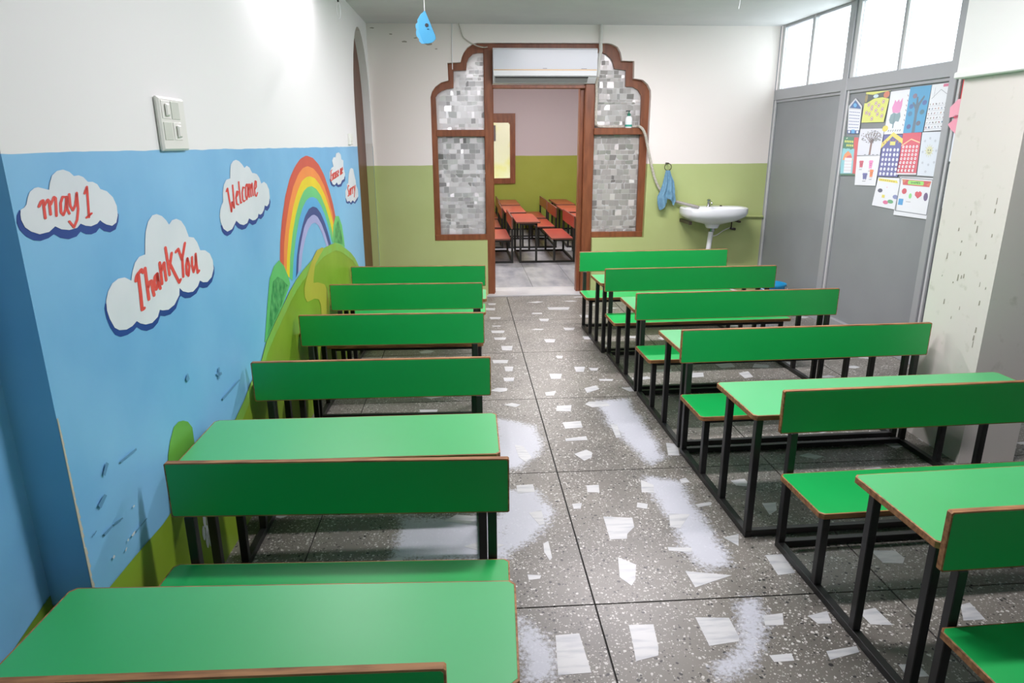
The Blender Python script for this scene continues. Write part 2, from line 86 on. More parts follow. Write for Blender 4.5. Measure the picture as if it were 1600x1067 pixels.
# ------------------------------------------------------------------ helpers
def lin(c):
    return tuple(((x / 255) / 12.92 if x / 255 <= 0.04045 else ((x / 255 + 0.055) / 1.055) ** 2.4) for x in c)
def rgba(c): return (*lin(c), 1.0)
class MB:
    def __init__(s): s.v = []; s.f = []; s.m = []; s.c = []; s.hascol = False
    def add(s, vs, fs, m=0, col=None):
        o = len(s.v); s.v += [tuple(v) for v in vs]
        for f in fs:
            s.f.append(tuple(o + i for i in f)); s.m.append(m); s.c.append(col or (1, 1, 1)); s.hascol |= col is not None
        return s
    def box(s, x0, x1, y0, y1, z0, z1, m=0, col=None, b=0.0):
        if b:
            return s.prism([(x0 + b, y0), (x1 - b, y0), (x1, y0 + b), (x1, y1 - b), (x1 - b, y1), (x0 + b, y1), (x0, y1 - b), (x0, y0 + b)], z0, z1, m, lambda a, c, d: (a, c, d), col, b * 0.7)
        v = [(x, y, z) for z in (z0, z1) for y in (y0, y1) for x in (x0, x1)]
        return s.add(v, [(0, 2, 3, 1), (4, 5, 7, 6), (0, 1, 5, 4), (2, 6, 7, 3), (0, 4, 6, 2), (1, 3, 7, 5)], m, col)
    def prism(s, poly, d0, d1, m=0, fn=None, col=None, bev=0.0, side_m=None, holes=()):
        fn = fn or (lambda a, b, d: (a, b, d)); n = len(poly)
        loops = [poly] + list(holes)
        flat = [p for l in loops for p in l]
        tri = tessellate_polygon([[Vector((p[0], p[1], 0)) for p in l] for l in loops])
        N = len(flat)
        if bev and not holes:
            cx = sum(p[0] for p in poly) / n; cy = sum(p[1] for p in poly) / n
            w = max(p[0] for p in poly) - min(p[0] for p in poly); h = max(p[1] for p in poly) - min(p[1] for p in poly)
            ins = [(cx + (p[0] - cx) * (1 - 2 * bev / w), cy + (p[1] - cy) * (1 - 2 * bev / h)) for p in poly]
            sg = 1 if d1 > d0 else -1
            rings = [(ins, d0), (poly, d0 + sg * bev), (poly, d1 - sg * bev), (ins, d1)]
            vs = [fn(p[0], p[1], d) for r, d in rings for p in r]
            fs = [(a, b, c) for a, b, c in tri] + [(3 * n + a, 3 * n + b, 3 * n + c) for a, b, c in tri]
            s.add(vs, fs, m, col)
            o = len(s.v) - 4 * n
            for k in range(3):
                for i in range(n):
                    j = (i + 1) % n
                    s.f.append((o + k * n + i, o + k * n + j, o + (k + 1) * n + j, o + (k + 1) * n + i)); s.m.append(m if side_m is None else side_m); s.c.append(col or (1, 1, 1))
            return s
        vs = [fn(p[0], p[1], d0) for p in flat] + [fn(p[0], p[1], d1) for p in flat]
        fs = [(a, b, c) for a, b, c in tri] + [(N + a, N + b, N + c) for a, b, c in tri]
        s.add(vs, fs, m, col)
        o = len(s.v) - 2 * N; st = 0
        for l in loops:
            k = len(l)
            for i in range(k):
                j = (i + 1) % k
                s.f.append((o + st + i, o + st + j, o + N + st + j, o + N + st + i)); s.m.append(m if side_m is None else side_m); s.c.append(col or (1, 1, 1))
            st += k
        return s
    def flat(s, poly, fn, d, m=0, col=None):
        tri = tessellate_polygon([[Vector((p[0], p[1], 0)) for p in poly]])
        return s.add([fn(p[0], p[1], d) for p in poly], [tuple(t) for t in tri], m, col)
    def tube(s, pts, r, n=8, m=0, col=None, cap=True):
        P = [Vector(p) for p in pts]; R = r if isinstance(r, (list, tuple)) else [r] * len(P)
        t0 = (P[1] - P[0]).normalized(); ref = Vector((0, 0, 1)) if abs(t0.z) < 0.9 else Vector((1, 0, 0))
        vs = []; u = ref - t0 * ref.dot(t0); u.normalize()
        for i, p in enumerate(P):
            t = (P[min(i + 1, len(P) - 1)] - P[max(i - 1, 0)]).normalized()
            u = u - t * u.dot(t)
            if u.length < 1e-6: u = Vector((1, 0, 0)) - t * t.x
            u.normalize(); w = t.cross(u)
            vs += [p + (u * math.cos(2 * math.pi * k / n) + w * math.sin(2 * math.pi * k / n)) * R[i] for k in range(n)]
        fs = [(i * n + k, i * n + (k + 1) % n, (i + 1) * n + (k + 1) % n, (i + 1) * n + k) for i in range(len(P) - 1) for k in range(n)]
        if cap: fs += [tuple(range(n)), tuple(range((len(P) - 1) * n, len(P) * n))]
        return s.add(vs, fs, m, col)
    def lathe(s, prof, c, n=20, m=0, axis='z', col=None, cap0=True, cap1=True):
        vs = []
        for r, h in prof:
            for k in range(n):
                a = 2 * math.pi * k / n; x, y = r * math.cos(a), r * math.sin(a)
                vs.append((c[0] + x, c[1] + y, c[2] + h) if axis == 'z' else (c[0] + x, c[1] + h, c[2] + y) if axis == 'y' else (c[0] + h, c[1] + x, c[2] + y))
        fs = [(i * n + k, i * n + (k + 1) % n, (i + 1) * n + (k + 1) % n, (i + 1) * n + k) for i in range(len(prof) - 1) for k in range(n)]
        if cap0: fs.append(tuple(range(n)))
        if cap1: fs.append(tuple(range((len(prof) - 1) * n, len(prof) * n)))
        return s.add(vs, fs, m, col)
    def mesh(s, name, mats, smooth=False):
        me = bpy.data.meshes.new(name); me.from_pydata(s.v, [], s.f)
        for mt in (mats if isinstance(mats, (list, tuple)) else [mats]): me.materials.append(mt)
        me.polygons.foreach_set('material_index', s.m)
        if s.hascol:
            at = me.color_attributes.new('col', 'FLOAT_COLOR', 'CORNER')
            buf = []
            for p in me.polygons:
                buf += [*s.c[p.index], 1.0] * p.loop_total
            at.data.foreach_set('color', buf)
        bm = bmesh.new(); bm.from_mesh(me); bmesh.ops.recalc_face_normals(bm, faces=bm.faces); bm.to_mesh(me); bm.free()
        if smooth:
            me.polygons.foreach_set('use_smooth', [True] * len(me.polygons))
            try: me.set_sharp_from_angle(angle=math.radians(40))
            except Exception: pass
        me.update(); return me
    def build(s, name, mats, parent=None, smooth=False, **p):
        return link(name, s.mesh(name, mats, smooth), parent, **p)
def link(name, data, parent=None, **p):
    o = bpy.data.objects.new(name, data); COL.objects.link(o)
    if parent is not None: o.parent = parent
    for k, v in p.items(): o[k] = v
    return o
def thing(name, label, cat, loc=(0, 0, 0), rz=0.0, group=None):
    o = bpy.data.objects.new(name, None); COL.objects.link(o); o.location = loc; o.rotation_euler = (0, 0, rz); o.empty_display_size = 0.1
    o['label'] = label; o['category'] = cat
    if group: o['group'] = group
    return o
def tag(o, label, cat, group=None):
    o['label'] = label; o['category'] = cat
    if group: o['group'] = group
    return o
def wl(s, z, d=0.0):                                   # painted wall: distance along it, height, distance off it
    p = WA + WT * s + WN * d; return (p.x, p.y, z)
def pl(s, z, d=0.0):                                   # grey partition: distance from the back wall, height, distance off it
    p = PA + PT * s + PN * d; return (p.x, p.y, z)
def xz(y0): return lambda a, b, d: (a, y0 + d, b)

# ------------------------------------------------------------------ materials
MATS = {}
def mat(name, color=(200, 200, 200), rough=0.5, metal=0.0, spec=0.5, noise=None, bump=None, **kw):
    if name in MATS: return MATS[name]
    m = bpy.data.materials.new(name); m.use_nodes = True; nt = m.node_tree; b = nt.nodes['Principled BSDF']
    b.inputs['Base Color'].default_value = rgba(color); b.inputs['Roughness'].default_value = rough
    b.inputs['Metallic'].default_value = metal; b.inputs['Specular IOR Level'].default_value = spec
    if noise:                                          # (scale, second colour, contrast low, high, stretch)
        sc, c2, lo, hi = noise[:4]; st = noise[4] if len(noise) > 4 else (1, 1, 1)
        tc = nt.nodes.new('ShaderNodeNewGeometry'); mp = nt.nodes.new('ShaderNodeMapping'); mp.inputs['Scale'].default_value = st
        nz = nt.nodes.new('ShaderNodeTexNoise'); nz.inputs['Scale'].default_value = sc; nz.inputs['Detail'].default_value = 5
        cr = nt.nodes.new('ShaderNodeValToRGB'); cr.color_ramp.elements[0].position = lo; cr.color_ramp.elements[1].position = hi
        cr.color_ramp.elements[0].color = rgba(color); cr.color_ramp.elements[1].color = rgba(c2)
        nt.links.new(tc.outputs['Position'], mp.inputs['Vector']); nt.links.new(mp.outputs[0], nz.inputs['Vector'])
        nt.links.new(nz.outputs[0], cr.inputs[0]); nt.links.new(cr.outputs[0], b.inputs['Base Color'])
    if bump:
        nz2 = nt.nodes.new('ShaderNodeTexNoise'); nz2.inputs['Scale'].default_value = bump[0]
        bp = nt.nodes.new('ShaderNodeBump'); bp.inputs['Strength'].default_value = bump[1]; bp.inputs['Distance'].default_value = 0.01
        g2 = nt.nodes.new('ShaderNodeNewGeometry'); nt.links.new(g2.outputs['Position'], nz2.inputs['Vector'])
        nt.links.new(nz2.outputs[0], bp.inputs['Height']); nt.links.new(bp.outputs[0], b.inputs['Normal'])
    MATS[name] = m; return m
def two_tone(name, low, high, z, low2, rough_low=0.35, rough_high=0.6, wob=0.006, nscale=1.6):
    """wall paint: a dado of one colour up to height z, another colour above"""
    m = bpy.data.materials.new(name); m.use_nodes = True; nt = m.node_tree; N = nt.nodes.new; L = nt.links.new; b = nt.nodes['Principled BSDF']
    g = N('ShaderNodeNewGeometry'); sx = N('ShaderNodeSeparateXYZ'); L(g.outputs['Position'], sx.inputs[0])
    nz = N('ShaderNodeTexNoise'); nz.inputs['Scale'].default_value = 5; L(g.outputs['Position'], nz.inputs['Vector'])
    ma = N('ShaderNodeMath'); ma.operation = 'MULTIPLY_ADD'; ma.inputs[1].default_value = wob * 2; L(nz.outputs[0], ma.inputs[0]); L(sx.outputs[2], ma.inputs[2])
    gt = N('ShaderNodeMath'); gt.operation = 'GREATER_THAN'; gt.inputs[1].default_value = z + wob; L(ma.outputs[0], gt.inputs[0])
    n2 = N('ShaderNodeTexNoise'); n2.inputs['Scale'].default_value = nscale; n2.inputs['Detail'].default_value = 6; L(g.outputs['Position'], n2.inputs['Vector'])
    c1 = N('ShaderNodeValToRGB'); c1.color_ramp.elements[0].position = 0.35; c1.color_ramp.elements[1].position = 0.65
    c1.color_ramp.elements[0].color = rgba(low); c1.color_ramp.elements[1].color = rgba(low2); L(n2.outputs[0], c1.inputs[0])
    mx = N('ShaderNodeMix'); mx.data_type = 'RGBA'; L(gt.outputs[0], mx.inputs[0]); L(c1.outputs[0], mx.inputs[6]); mx.inputs[7].default_value = rgba(high)
    L(mx.outputs[2], b.inputs['Base Color'])
    mr = N('ShaderNodeMix'); mr.data_type = 'FLOAT'; mr.inputs[2].default_value = rough_low; mr.inputs[3].default_value = rough_high
    L(gt.outputs[0], mr.inputs[0]); L(mr.outputs[0], b.inputs['Roughness'])
    n3 = N('ShaderNodeTexNoise'); n3.inputs['Scale'].default_value = 7; L(g.outputs['Position'], n3.inputs['Vector'])
    bp = N('ShaderNodeBump'); bp.inputs['Strength'].default_value = 0.12; bp.inputs['Distance'].default_value = 0.01; L(n3.outputs[0], bp.inputs['Height']); L(bp.outputs[0], b.inputs['Normal'])
    return m
def glass_mat(name, tint=(235, 240, 240)):
    m = bpy.data.materials.new(name); m.use_nodes = True; nt = m.node_tree; N = nt.nodes.new; L = nt.links.new
    out = nt.nodes['Material Output']; nt.nodes.remove(nt.nodes['Principled BSDF'])
    t = N('ShaderNodeBsdfTransparent'); t.inputs[0].default_value = rgba(tint); gl = N('ShaderNodeBsdfGlossy'); gl.inputs['Roughness'].default_value = 0.02
    lw = N('ShaderNodeLayerWeight'); lw.inputs[0].default_value = 0.5; pw = N('ShaderNodeMath'); pw.operation = 'POWER'; pw.inputs[1].default_value = 5; L(lw.outputs[1], pw.inputs[0])
    ad = N('ShaderNodeMath'); ad.operation = 'MULTIPLY_ADD'; ad.inputs[1].default_value = 0.6; ad.inputs[2].default_value = 0.03; L(pw.outputs[0], ad.inputs[0])
    mx = N('ShaderNodeMixShader'); L(ad.outputs[0], mx.inputs[0]); L(t.outputs[0], mx.inputs[1]); L(gl.outputs[0], mx.inputs[2]); L(mx.outputs[0], out.inputs[0])
    return m
def frosted_mat(name, use_col=False):
    m = bpy.data.materials.new(name); m.use_nodes = True; nt = m.node_tree; N = nt.nodes.new; L = nt.links.new; out = nt.nodes['Material Output']; b = nt.nodes['Principled BSDF']
    b.inputs['Roughness'].default_value = 0.2; b.inputs['Metallic'].default_value = 0.25
    tr = N('ShaderNodeBsdfTranslucent'); at = N('ShaderNodeAttribute'); at.attribute_name = 'col'
    L(at.outputs[0], b.inputs['Base Color']); L(at.outputs[0], tr.inputs[0])
    mx = N('ShaderNodeMixShader'); mx.inputs[0].default_value = 0.55; L(b.outputs[0], mx.inputs[1]); L(tr.outputs[0], mx.inputs[2]); L(mx.outputs[0], out.inputs[0])
    return m
def attr_mat(name, rough=0.6):
    m = bpy.data.materials.new(name); m.use_nodes = True; nt = m.node_tree; b = nt.nodes['Principled BSDF']; b.inputs['Roughness'].default_value = rough
    at = nt.nodes.new('ShaderNodeAttribute'); at.attribute_name = 'col'; nt.links.new(at.outputs[0], b.inputs['Base Color']); return m
def terrazzo():
    m = bpy.data.materials.new('terrazzo'); m.use_nodes = True; nt = m.node_tree; N = nt.nodes.new; L = nt.links.new; b = nt.nodes['Principled BSDF']
    g = N('ShaderNodeNewGeometry')
    def ramp(src, els, interp='LINEAR'):
        r = N('ShaderNodeValToRGB'); r.color_ramp.interpolation = interp
        while len(r.color_ramp.elements) < len(els): r.color_ramp.elements.new(0.5)
        for e, (p, c) in zip(r.color_ramp.elements, els): e.position = p; e.color = c if len(c) == 4 else rgba(c)
        L(src, r.inputs[0]); return r.outputs[0]
    def mix(f, a, c):
        x = N('ShaderNodeMix'); x.data_type = 'RGBA'
        for s_, i in ((f, 0), (a, 6), (c, 7)):
            if isinstance(s_, tuple): x.inputs[i].default_value = rgba(s_)
            else: L(s_, x.inputs[i])
        return x.outputs[2]
    def math_(op, a, c):
        x = N('ShaderNodeMath'); x.operation = op
        for s_, i in ((a, 0), (c, 1)):
            if isinstance(s_, (int, float)): x.inputs[i].default_value = s_
            else: L(s_, x.inputs[i])
        return x.outputs[0]
    nz = N('ShaderNodeTexNoise'); nz.inputs['Scale'].default_value = 2.2; nz.inputs['Detail'].default_value = 6; L(g.outputs['Position'], nz.inputs['Vector'])
    base = ramp(nz.outputs[0], [(0.3, (100, 97, 91)), (0.7, (128, 124, 116))])
    n1 = N('ShaderNodeTexNoise'); n1.inputs['Scale'].default_value = 30; L(g.outputs['Position'], n1.inputs['Vector'])
    wv = N('ShaderNodeMix'); wv.data_type = 'RGBA'; wv.blend_type = 'LINEAR_LIGHT'; wv.inputs[0].default_value = 0.008; L(g.outputs['Position'], wv.inputs[6]); L(n1.outputs[1], wv.inputs[7])
    n5 = N('ShaderNodeTexNoise'); n5.inputs['Scale'].default_value = 5.5; n5.inputs['Detail'].default_value = 4; L(g.outputs['Position'], n5.inputs['Vector'])
    dens = math_('SUBTRACT', math_('MULTIPLY', n5.outputs[0], 2.0), 0.5)
    cur = base
    for scale, share, cut, colr in ((84, 0.85, 0.34, (194, 192, 187)), (150, 1.0, 0.36, (172, 169, 163)), (72, -0.13, 0.36, (44, 43, 43)), (105, -0.13, 0.36, (58, 56, 55))):
        v = N('ShaderNodeTexVoronoi'); v.inputs['Scale'].default_value = scale; L(wv.outputs[2], v.inputs['Vector'])
        sp = N('ShaderNodeSeparateXYZ'); L(v.outputs['Color'], sp.inputs[0])
        rad = math_('MULTIPLY_ADD', sp.outputs[1], cut) ; rad.node.inputs[2].default_value = 0.10
        a = math_('LESS_THAN', v.outputs['Distance'], rad)
        bb = math_('LESS_THAN', sp.outputs[0], math_('MULTIPLY', dens, share)) if share > 0 else math_('LESS_THAN', sp.outputs[0], -share)
        cur = mix(math_('MULTIPLY', a, bb), cur, colr)
    # worn whitish film left on the slab
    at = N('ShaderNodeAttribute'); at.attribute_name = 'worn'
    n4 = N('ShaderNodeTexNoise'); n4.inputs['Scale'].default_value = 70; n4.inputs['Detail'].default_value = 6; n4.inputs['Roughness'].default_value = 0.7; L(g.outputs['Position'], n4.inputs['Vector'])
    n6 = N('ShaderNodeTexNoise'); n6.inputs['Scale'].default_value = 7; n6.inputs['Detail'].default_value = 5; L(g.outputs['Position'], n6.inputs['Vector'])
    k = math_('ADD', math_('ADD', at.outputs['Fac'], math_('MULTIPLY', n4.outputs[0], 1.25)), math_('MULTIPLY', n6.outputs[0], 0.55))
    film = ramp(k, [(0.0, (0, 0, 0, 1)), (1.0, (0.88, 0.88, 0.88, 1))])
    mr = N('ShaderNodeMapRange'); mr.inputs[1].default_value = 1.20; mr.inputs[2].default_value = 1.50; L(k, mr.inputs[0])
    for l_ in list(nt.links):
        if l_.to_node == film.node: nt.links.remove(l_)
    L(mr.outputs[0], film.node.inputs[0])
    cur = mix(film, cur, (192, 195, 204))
    L(cur, b.inputs['Base Color']); b.inputs['Roughness'].default_value = 0.34; b.inputs['Specular IOR Level'].default_value = 0.4
    return m
M_green = mat('green_laminate', (0, 164, 74), 0.40, spec=0.9, noise=(1.4, (4, 172, 82), 0.3, 0.7))
M_green_desk = mat('sheened_green_laminate', (0, 164, 74), 0.42, spec=1.0, noise=(1.4, (10, 172, 88), 0.3, 0.7))
_p = M_green_desk.node_tree.nodes['Principled BSDF']; _p.inputs['Sheen Weight'].default_value = 0.5; _p.inputs['Sheen Roughness'].default_value = 0.4  # white sheen veil stands in for walls and windows mirrored on the desktops
M_edge = mat('wood_edge', (172, 122, 76), 0.6, noise=(9, (120, 76, 42), 0.38, 0.66, (1, 8, 8)))
M_black = mat('black_steel', (26, 26, 27), 0.42, spec=0.5, noise=(6, (38, 37, 36), 0.4, 0.7))
M_redtop = mat('red_laminate', (158, 58, 50), 0.33, noise=(2, (172, 66, 54), 0.3, 0.7))
M_rededge = mat('dark_edge', (112, 66, 54), 0.6)
M_brown = mat('brown_varnished_wood', (138, 82, 52), 0.38, noise=(5, (114, 64, 40), 0.35, 0.7, (6, 6, 1)))
M_browndoor = mat('brown_door_wood', (104, 58, 34), 0.4, noise=(4, (84, 44, 25), 0.35, 0.7, (6, 6, 1)))
M_leftwall = two_tone('painted_wall_blue', (112, 176, 222), (236, 235, 235), 1.437, (134, 194, 234), 0.42, 0.6)
M_backwall = two_tone('painted_wall_green', (178, 190, 126), (238, 230, 225), 1.262, (184, 196, 134), 0.35, 0.6)
M_farwall = two_tone('painted_wall_green_dimmed', (150, 160, 62), (196, 186, 192), 1.256, (158, 168, 72), 0.4, 0.6)  # the back wall's paint, darkened to put in the next room's dimmer light
M_ceil = mat('ceiling_paint', (216, 216, 216), 0.7, noise=(3, (208, 208, 209), 0.3, 0.7))
M_white = mat('plain_white_wall', (226, 224, 220), 0.6)
M_column = mat('cream_column_paint', (217, 211, 205), 0.5, noise=(14, (198, 193, 184), 0.62, 0.75), bump=(6, 0.15))
M_jacket = mat('white_column_paint', (236, 236, 234), 0.55, bump=(6, 0.12))
M_alu = mat('grey_aluminium', (168, 170, 174), 0.42, metal=0.25)
M_alulight = mat('bright_aluminium', (206, 207, 208), 0.4, metal=0.2)
M_panel = mat('grey_board', (132, 136, 139), 0.4, noise=(2, (140, 144, 147), 0.3, 0.7))
M_glass = glass_mat('clear_glass')
M_frost = frosted_mat('patterned_glass')
M_print = attr_mat('printed_colour', 0.6)
M_plastic = mat('white_plastic', (228, 230, 232), 0.3)
M_porcelain = mat('white_porcelain', (232, 234, 238), 0.15)
M_chrome = mat('chrome', (190, 190, 190), 0.18, metal=1.0)
M_rust = mat('dark_bracket_steel', (70, 62, 54), 0.5, metal=0.5)
M_terr = terrazzo()
M_joint = mat('dark_floor_joint', (52, 50, 48), 0.8)
M_chip = mat('white_marble', (196, 197, 197), 0.32, noise=(14, (158, 162, 168), 0.45, 0.75, (0.6, 3, 1)))
M_marble = mat('grey_marble', (186, 186, 190), 0.25, noise=(2.2, (146, 148, 156), 0.35, 0.7, (3, 1, 1)))
M_sill = mat('pale_marble', (208, 206, 206), 0.3, noise=(4, (188, 188, 190), 0.4, 0.7))
def paint(name, c, c2=None, sc=4): return mat('paint_' + name, c, 0.42, noise=(sc, c2, 0.35, 0.68) if c2 else None)

# ------------------------------------------------------------------ floor: terrazzo panels with dark joints, marble pieces let in
floor = MB().box(-2.2, 3.6, -3.0, 6.56, -0.06, -0.006).build('floor', M_joint, kind='structure')
def inside(p, poly):
    x, y = p; r = False; j = len(poly) - 1
    for i in range(len(poly)):
        xi, yi = poly[i]; xj, yj = poly[j]
        if (yi > y) != (yj > y) and x < (xj - xi) * (y - yi) / (yj - yi + 1e-12) + xi: r = not r
        j = i
    return r
def edge_dist(p, poly):
    best = 9
    for i in range(len(poly)):
        a = Vector(poly[i]); b = Vector(poly[(i + 1) % len(poly)]); q = Vector(p); ab = b - a
        t = max(0, min(1, (q - a).dot(ab) / max(ab.length_squared, 1e-9))); best = min(best, (q - a - ab * t).length)
    return best
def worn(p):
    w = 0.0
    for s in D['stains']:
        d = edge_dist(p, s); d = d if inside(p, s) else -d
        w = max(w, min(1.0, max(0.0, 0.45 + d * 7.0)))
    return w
GX = [-2.62, -1.615, -0.609, 0.396, 1.405, 2.41, 3.42]
GY = [1.8564 + 0.9327 * k for k in range(-5, 6)] + [6.556]
for i in range(len(GX) - 1):
    for j in range(len(GY) - 1):
        x0, x1, y0, y1 = max(GX[i], -2.2) + 0.003, min(GX[i + 1], 3.4) - 0.003, GY[j] + 0.003, GY[j + 1] - 0.003
        if y1 - y0 < 0.02: continue
        fine = any(x0 - 0.2 < p[0] < x1 + 0.2 and y0 - 0.2 < p[1] < y1 + 0.2 for s in D['stains'] for p in s)
        n = 44 if fine else 1
        b = MB()
        vs = [(x0 + (x1 - x0) * a / n, y0 + (y1 - y0) * c / n, 0.0) for c in range(n + 1) for a in range(n + 1)]
        b.add(vs, [(c * (n + 1) + a, c * (n + 1) + a + 1, (c + 1) * (n + 1) + a + 1, (c + 1) * (n + 1) + a) for c in range(n) for a in range(n)])
        o = len(vs); k = n + 1
        b.add([(x0, y0, -0.006), (x1, y0, -0.006), (x1, y1, -0.006), (x0, y1, -0.006)], [])
        cs = [0, n, k * k - 1, k * n]
        for q in range(4): b.f.append((cs[q], cs[(q + 1) % 4], o + (q + 1) % 4, o + q)); b.m.append(0); b.c.append((1, 1, 1))
        me = b.mesh('terrazzo_panel', M_terr)
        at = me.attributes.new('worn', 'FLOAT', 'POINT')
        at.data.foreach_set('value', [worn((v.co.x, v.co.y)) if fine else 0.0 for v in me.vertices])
        link('terrazzo_panel', me, floor)
taken = [(sum(p[0] for p in c) / len(c), sum(p[1] for p in c) / len(c)) for c in D['chips']]
def marble_chip(poly):
    MB().prism(poly, -0.001, 0.0006, 0).build('marble_chip', M_chip, floor)
for c in D['chips']: marble_chip(c)
tries = 0; made = 0
while made < 120 and tries < 4000:
    tries += 1
    x, y = RNG.uniform(-0.85, 2.9), RNG.uniform(1.2, 6.5)
    if y < 3.6 and 0.05 < x < 1.3: continue
    if any((x - a) ** 2 + (y - b_) ** 2 < 0.033 for a, b_ in taken): continue
    if min(abs(x - g) for g in GX) < 0.08 or min(abs(y - g) for g in GY) < 0.06: continue
    n = RNG.choice((4, 4, 4, 5)); a0 = RNG.uniform(0, 6.28); rx, ry = RNG.uniform(0.05, 0.085), RNG.uniform(0.025, 0.055)
    marble_chip([(x + rx * math.cos(a0 + 6.283 * k / n + RNG.uniform(-.3, .3)), y + ry * math.sin(a0 + 6.283 * k / n + RNG.uniform(-.3, .3))) for k in range(n)])
    taken.append((x, y)); made += 1

# ------------------------------------------------------------------ ceiling and walls
MB().box(-2.2, 3.03, -3.0, YB + 0.01, ZC, ZC + 0.1).build('ceiling', M_ceil, kind='structure')
MB().box(-2.2, 3.6, -3.1, -3.0, 0, ZC).build('wall_front', mat('grey_wall_paint', (128, 126, 122), 0.7), kind='structure')
# painted wall with the arched side doorway at its far end
S1 = (WB - WA).length
A0, A1 = 4.235, 5.075
def arch_top(n=14):
    cx, rx, z0, rz = (A0 + A1) / 2, (A1 - A0) / 2, 1.72, 0.66
    return [(cx - rx * math.cos(math.pi * k / n), z0 + rz * math.sin(math.pi * k / n)) for k in range(n + 1)]
out = [(0, 0), (A0, 0)] + arch_top() + [(A1, 0), (S1, 0), (S1, ZC), (0, ZC)]
wall_left = MB().prism(out, 0.0, -0.16, 0, wl).build('wall_left', M_leftwall, kind='structure')
MB().box(WA.x - 0.165, WA.x - 0.10, -3.0, 1.452, 0, ZC).build('wall_recess_side', M_leftwall, wall_left)
# green dado continues on the far reveal of the arch
rev = MB(); rev.add([wl(A1 - 0.0015, 0, -0.001), wl(A1 - 0.0015, 0, -0.155), wl(A1 - 0.0015, 1.262, -0.155), wl(A1 - 0.0015, 1.262, -0.001)], [(0, 1, 2, 3)])
rev.add([wl(A1 - 0.0015, 0, 0.0015), wl(S1, 0, 0.0015), wl(S1, 1.262, 0.0015), wl(A1 - 0.0015, 1.262, 0.0015)], [(0, 1, 2, 3)])
rev.build('dado_paint', mat('dado_green', (178, 190, 126), 0.35), wall_left)
rev = MB(); rev.add([wl(A1 - 0.0015, 1.262, -0.001), wl(A1 - 0.0015, 1.262, -0.155), wl(A1 - 0.0015, 1.46, -0.155), wl(A1 - 0.0015, 1.46, -0.001)], [(0, 1, 2, 3)])
rev.add([wl(A1 - 0.0015, 1.262, 0.0015), wl(S1, 1.262, 0.0015), wl(S1, 1.46, 0.0015), wl(A1 - 0.0015, 1.46, 0.0015)], [(0, 1, 2, 3)])
rev.build('upper_paint', M_white, wall_left)
def wall_paint(name, polys, m, layer):
    b = MB()
    for p in polys: b.flat(p, wl, 0.0008 * layer)
    return b.build(name, m, wall_left)
LETTER = paint('red', (222, 66, 62), (232, 90, 84), 8)
for k in range(1, 6):
    wall_paint('painted_cloud_shadow', [D['shade%d' % k]], paint('navy', (28, 62, 140), (34, 72, 150)), 1)
    wall_paint('painted_cloud', [D['cloud%d' % k]], paint('cloud', (226, 231, 236), (214, 222, 228)), 2)
    t = D['txt%d' % k]; b = MB(); ws, wz = t['ws'] * 1.12, t['wz'] * 1.12
    for st in t['st']:
        pts = [Vector((p[0] / ws, p[1] / wz)) for p in st]
        for a, c in zip(pts, pts[1:]):
            dv = (c - a); nrm = Vector((-dv.y, dv.x)).normalized() * 0.5 if dv.length > 1e-6 else Vector((0, 0))
            b.add([wl(p.x * ws, p.y * wz, 0.0024) for p in (a - nrm, c - nrm, c + nrm, a + nrm)], [(0, 1, 2, 3)])
        for p in pts:
            b.add([wl((p.x + 0.5 * math.cos(1.0472 * q)) * ws, (p.y + 0.5 * math.sin(1.0472 * q)) * wz, 0.0025) for q in range(6)], [tuple(range(6))])
    b.build('painted_lettering', LETTER, wall_left)
BANDS = [('red', (206, 84, 66)), ('orange', (238, 140, 70)), ('yellow', (232, 205, 40)), ('green', (104, 196, 128)), ('sky', (88, 168, 222)), ('indigo', (58, 74, 138)), ('violet', (166, 166, 216))]
def resample(p, n=40):
    L = [0]
    for a, c in zip(p, p[1:]): L.append(L[-1] + math.dist(a, c))
    r = []
    for k in range(n):
        t = L[-1] * k / (n - 1); i = max(j for j in range(len(L) - 1) if L[j] <= t + 1e-9); f = (t - L[i]) / max(L[i + 1] - L[i], 1e-9)
        r.append([p[i][q] + (p[i + 1][q] - p[i][q]) * f for q in (0, 1)])
    return r
for (nm, c), o_, i_ in zip(BANDS, D['bands'], D['bands'][1:]):
    o2, i2 = resample(o_), resample(i_); b = MB()
    for q in range(39): b.add([wl(*p, 0.0009) for p in (o2[q], o2[q + 1], i2[q + 1], i2[q])], [(0, 1, 2, 3)])
    b.build('rainbow_band', paint('band_' + nm, c, tuple(min(255, int(x * 1.05)) for x in c)), wall_left)
wall_paint('painted_bush', [D['bush']], paint('bush', (112, 200, 118), (92, 184, 104)), 2)
wall_paint('painted_foliage', [D['bushdark']], paint('bush_dark', (40, 128, 70), (104, 184, 110), 26), 3)
wall_paint('painted_tree', [D['fir']], paint('bush', (112, 200, 118)), 2)
wall_paint('painted_foliage', [D['firdark']], paint('bush_dark', (40, 128, 70)), 3)
wall_paint('painted_bush', [D['blob']], paint('blob', (104, 170, 62), (92, 158, 58)), 2)
wall_paint('painted_hill', [D['hill']], paint('hill', (124, 156, 34), (142, 172, 52), 3), 4)
hr = D['hillrim']; b = MB()
for p, q in zip(hr, hr[1:]):
    b.add([wl(p[0], p[1], 0.0040), wl(q[0], q[1], 0.0040), wl(q[0], q[1] - 0.05, 0.0040), wl(p[0], p[1] - 0.05, 0.0040)], [(0, 1, 2, 3)])
b.build('painted_hill_rim', paint('hill_rim', (132, 186, 84), (140, 176, 66), 9), wall_left)
wall_paint('painted_path', [D['path']], paint('path', (188, 180, 66), (176, 172, 60)), 6)
b = MB()
for (s, z) in D['flower']: b.flat([(s + 0.012 * math.cos(k * .785), z + 0.028 * math.sin(k * .785)) for k in range(8)], wl, 0.0045)
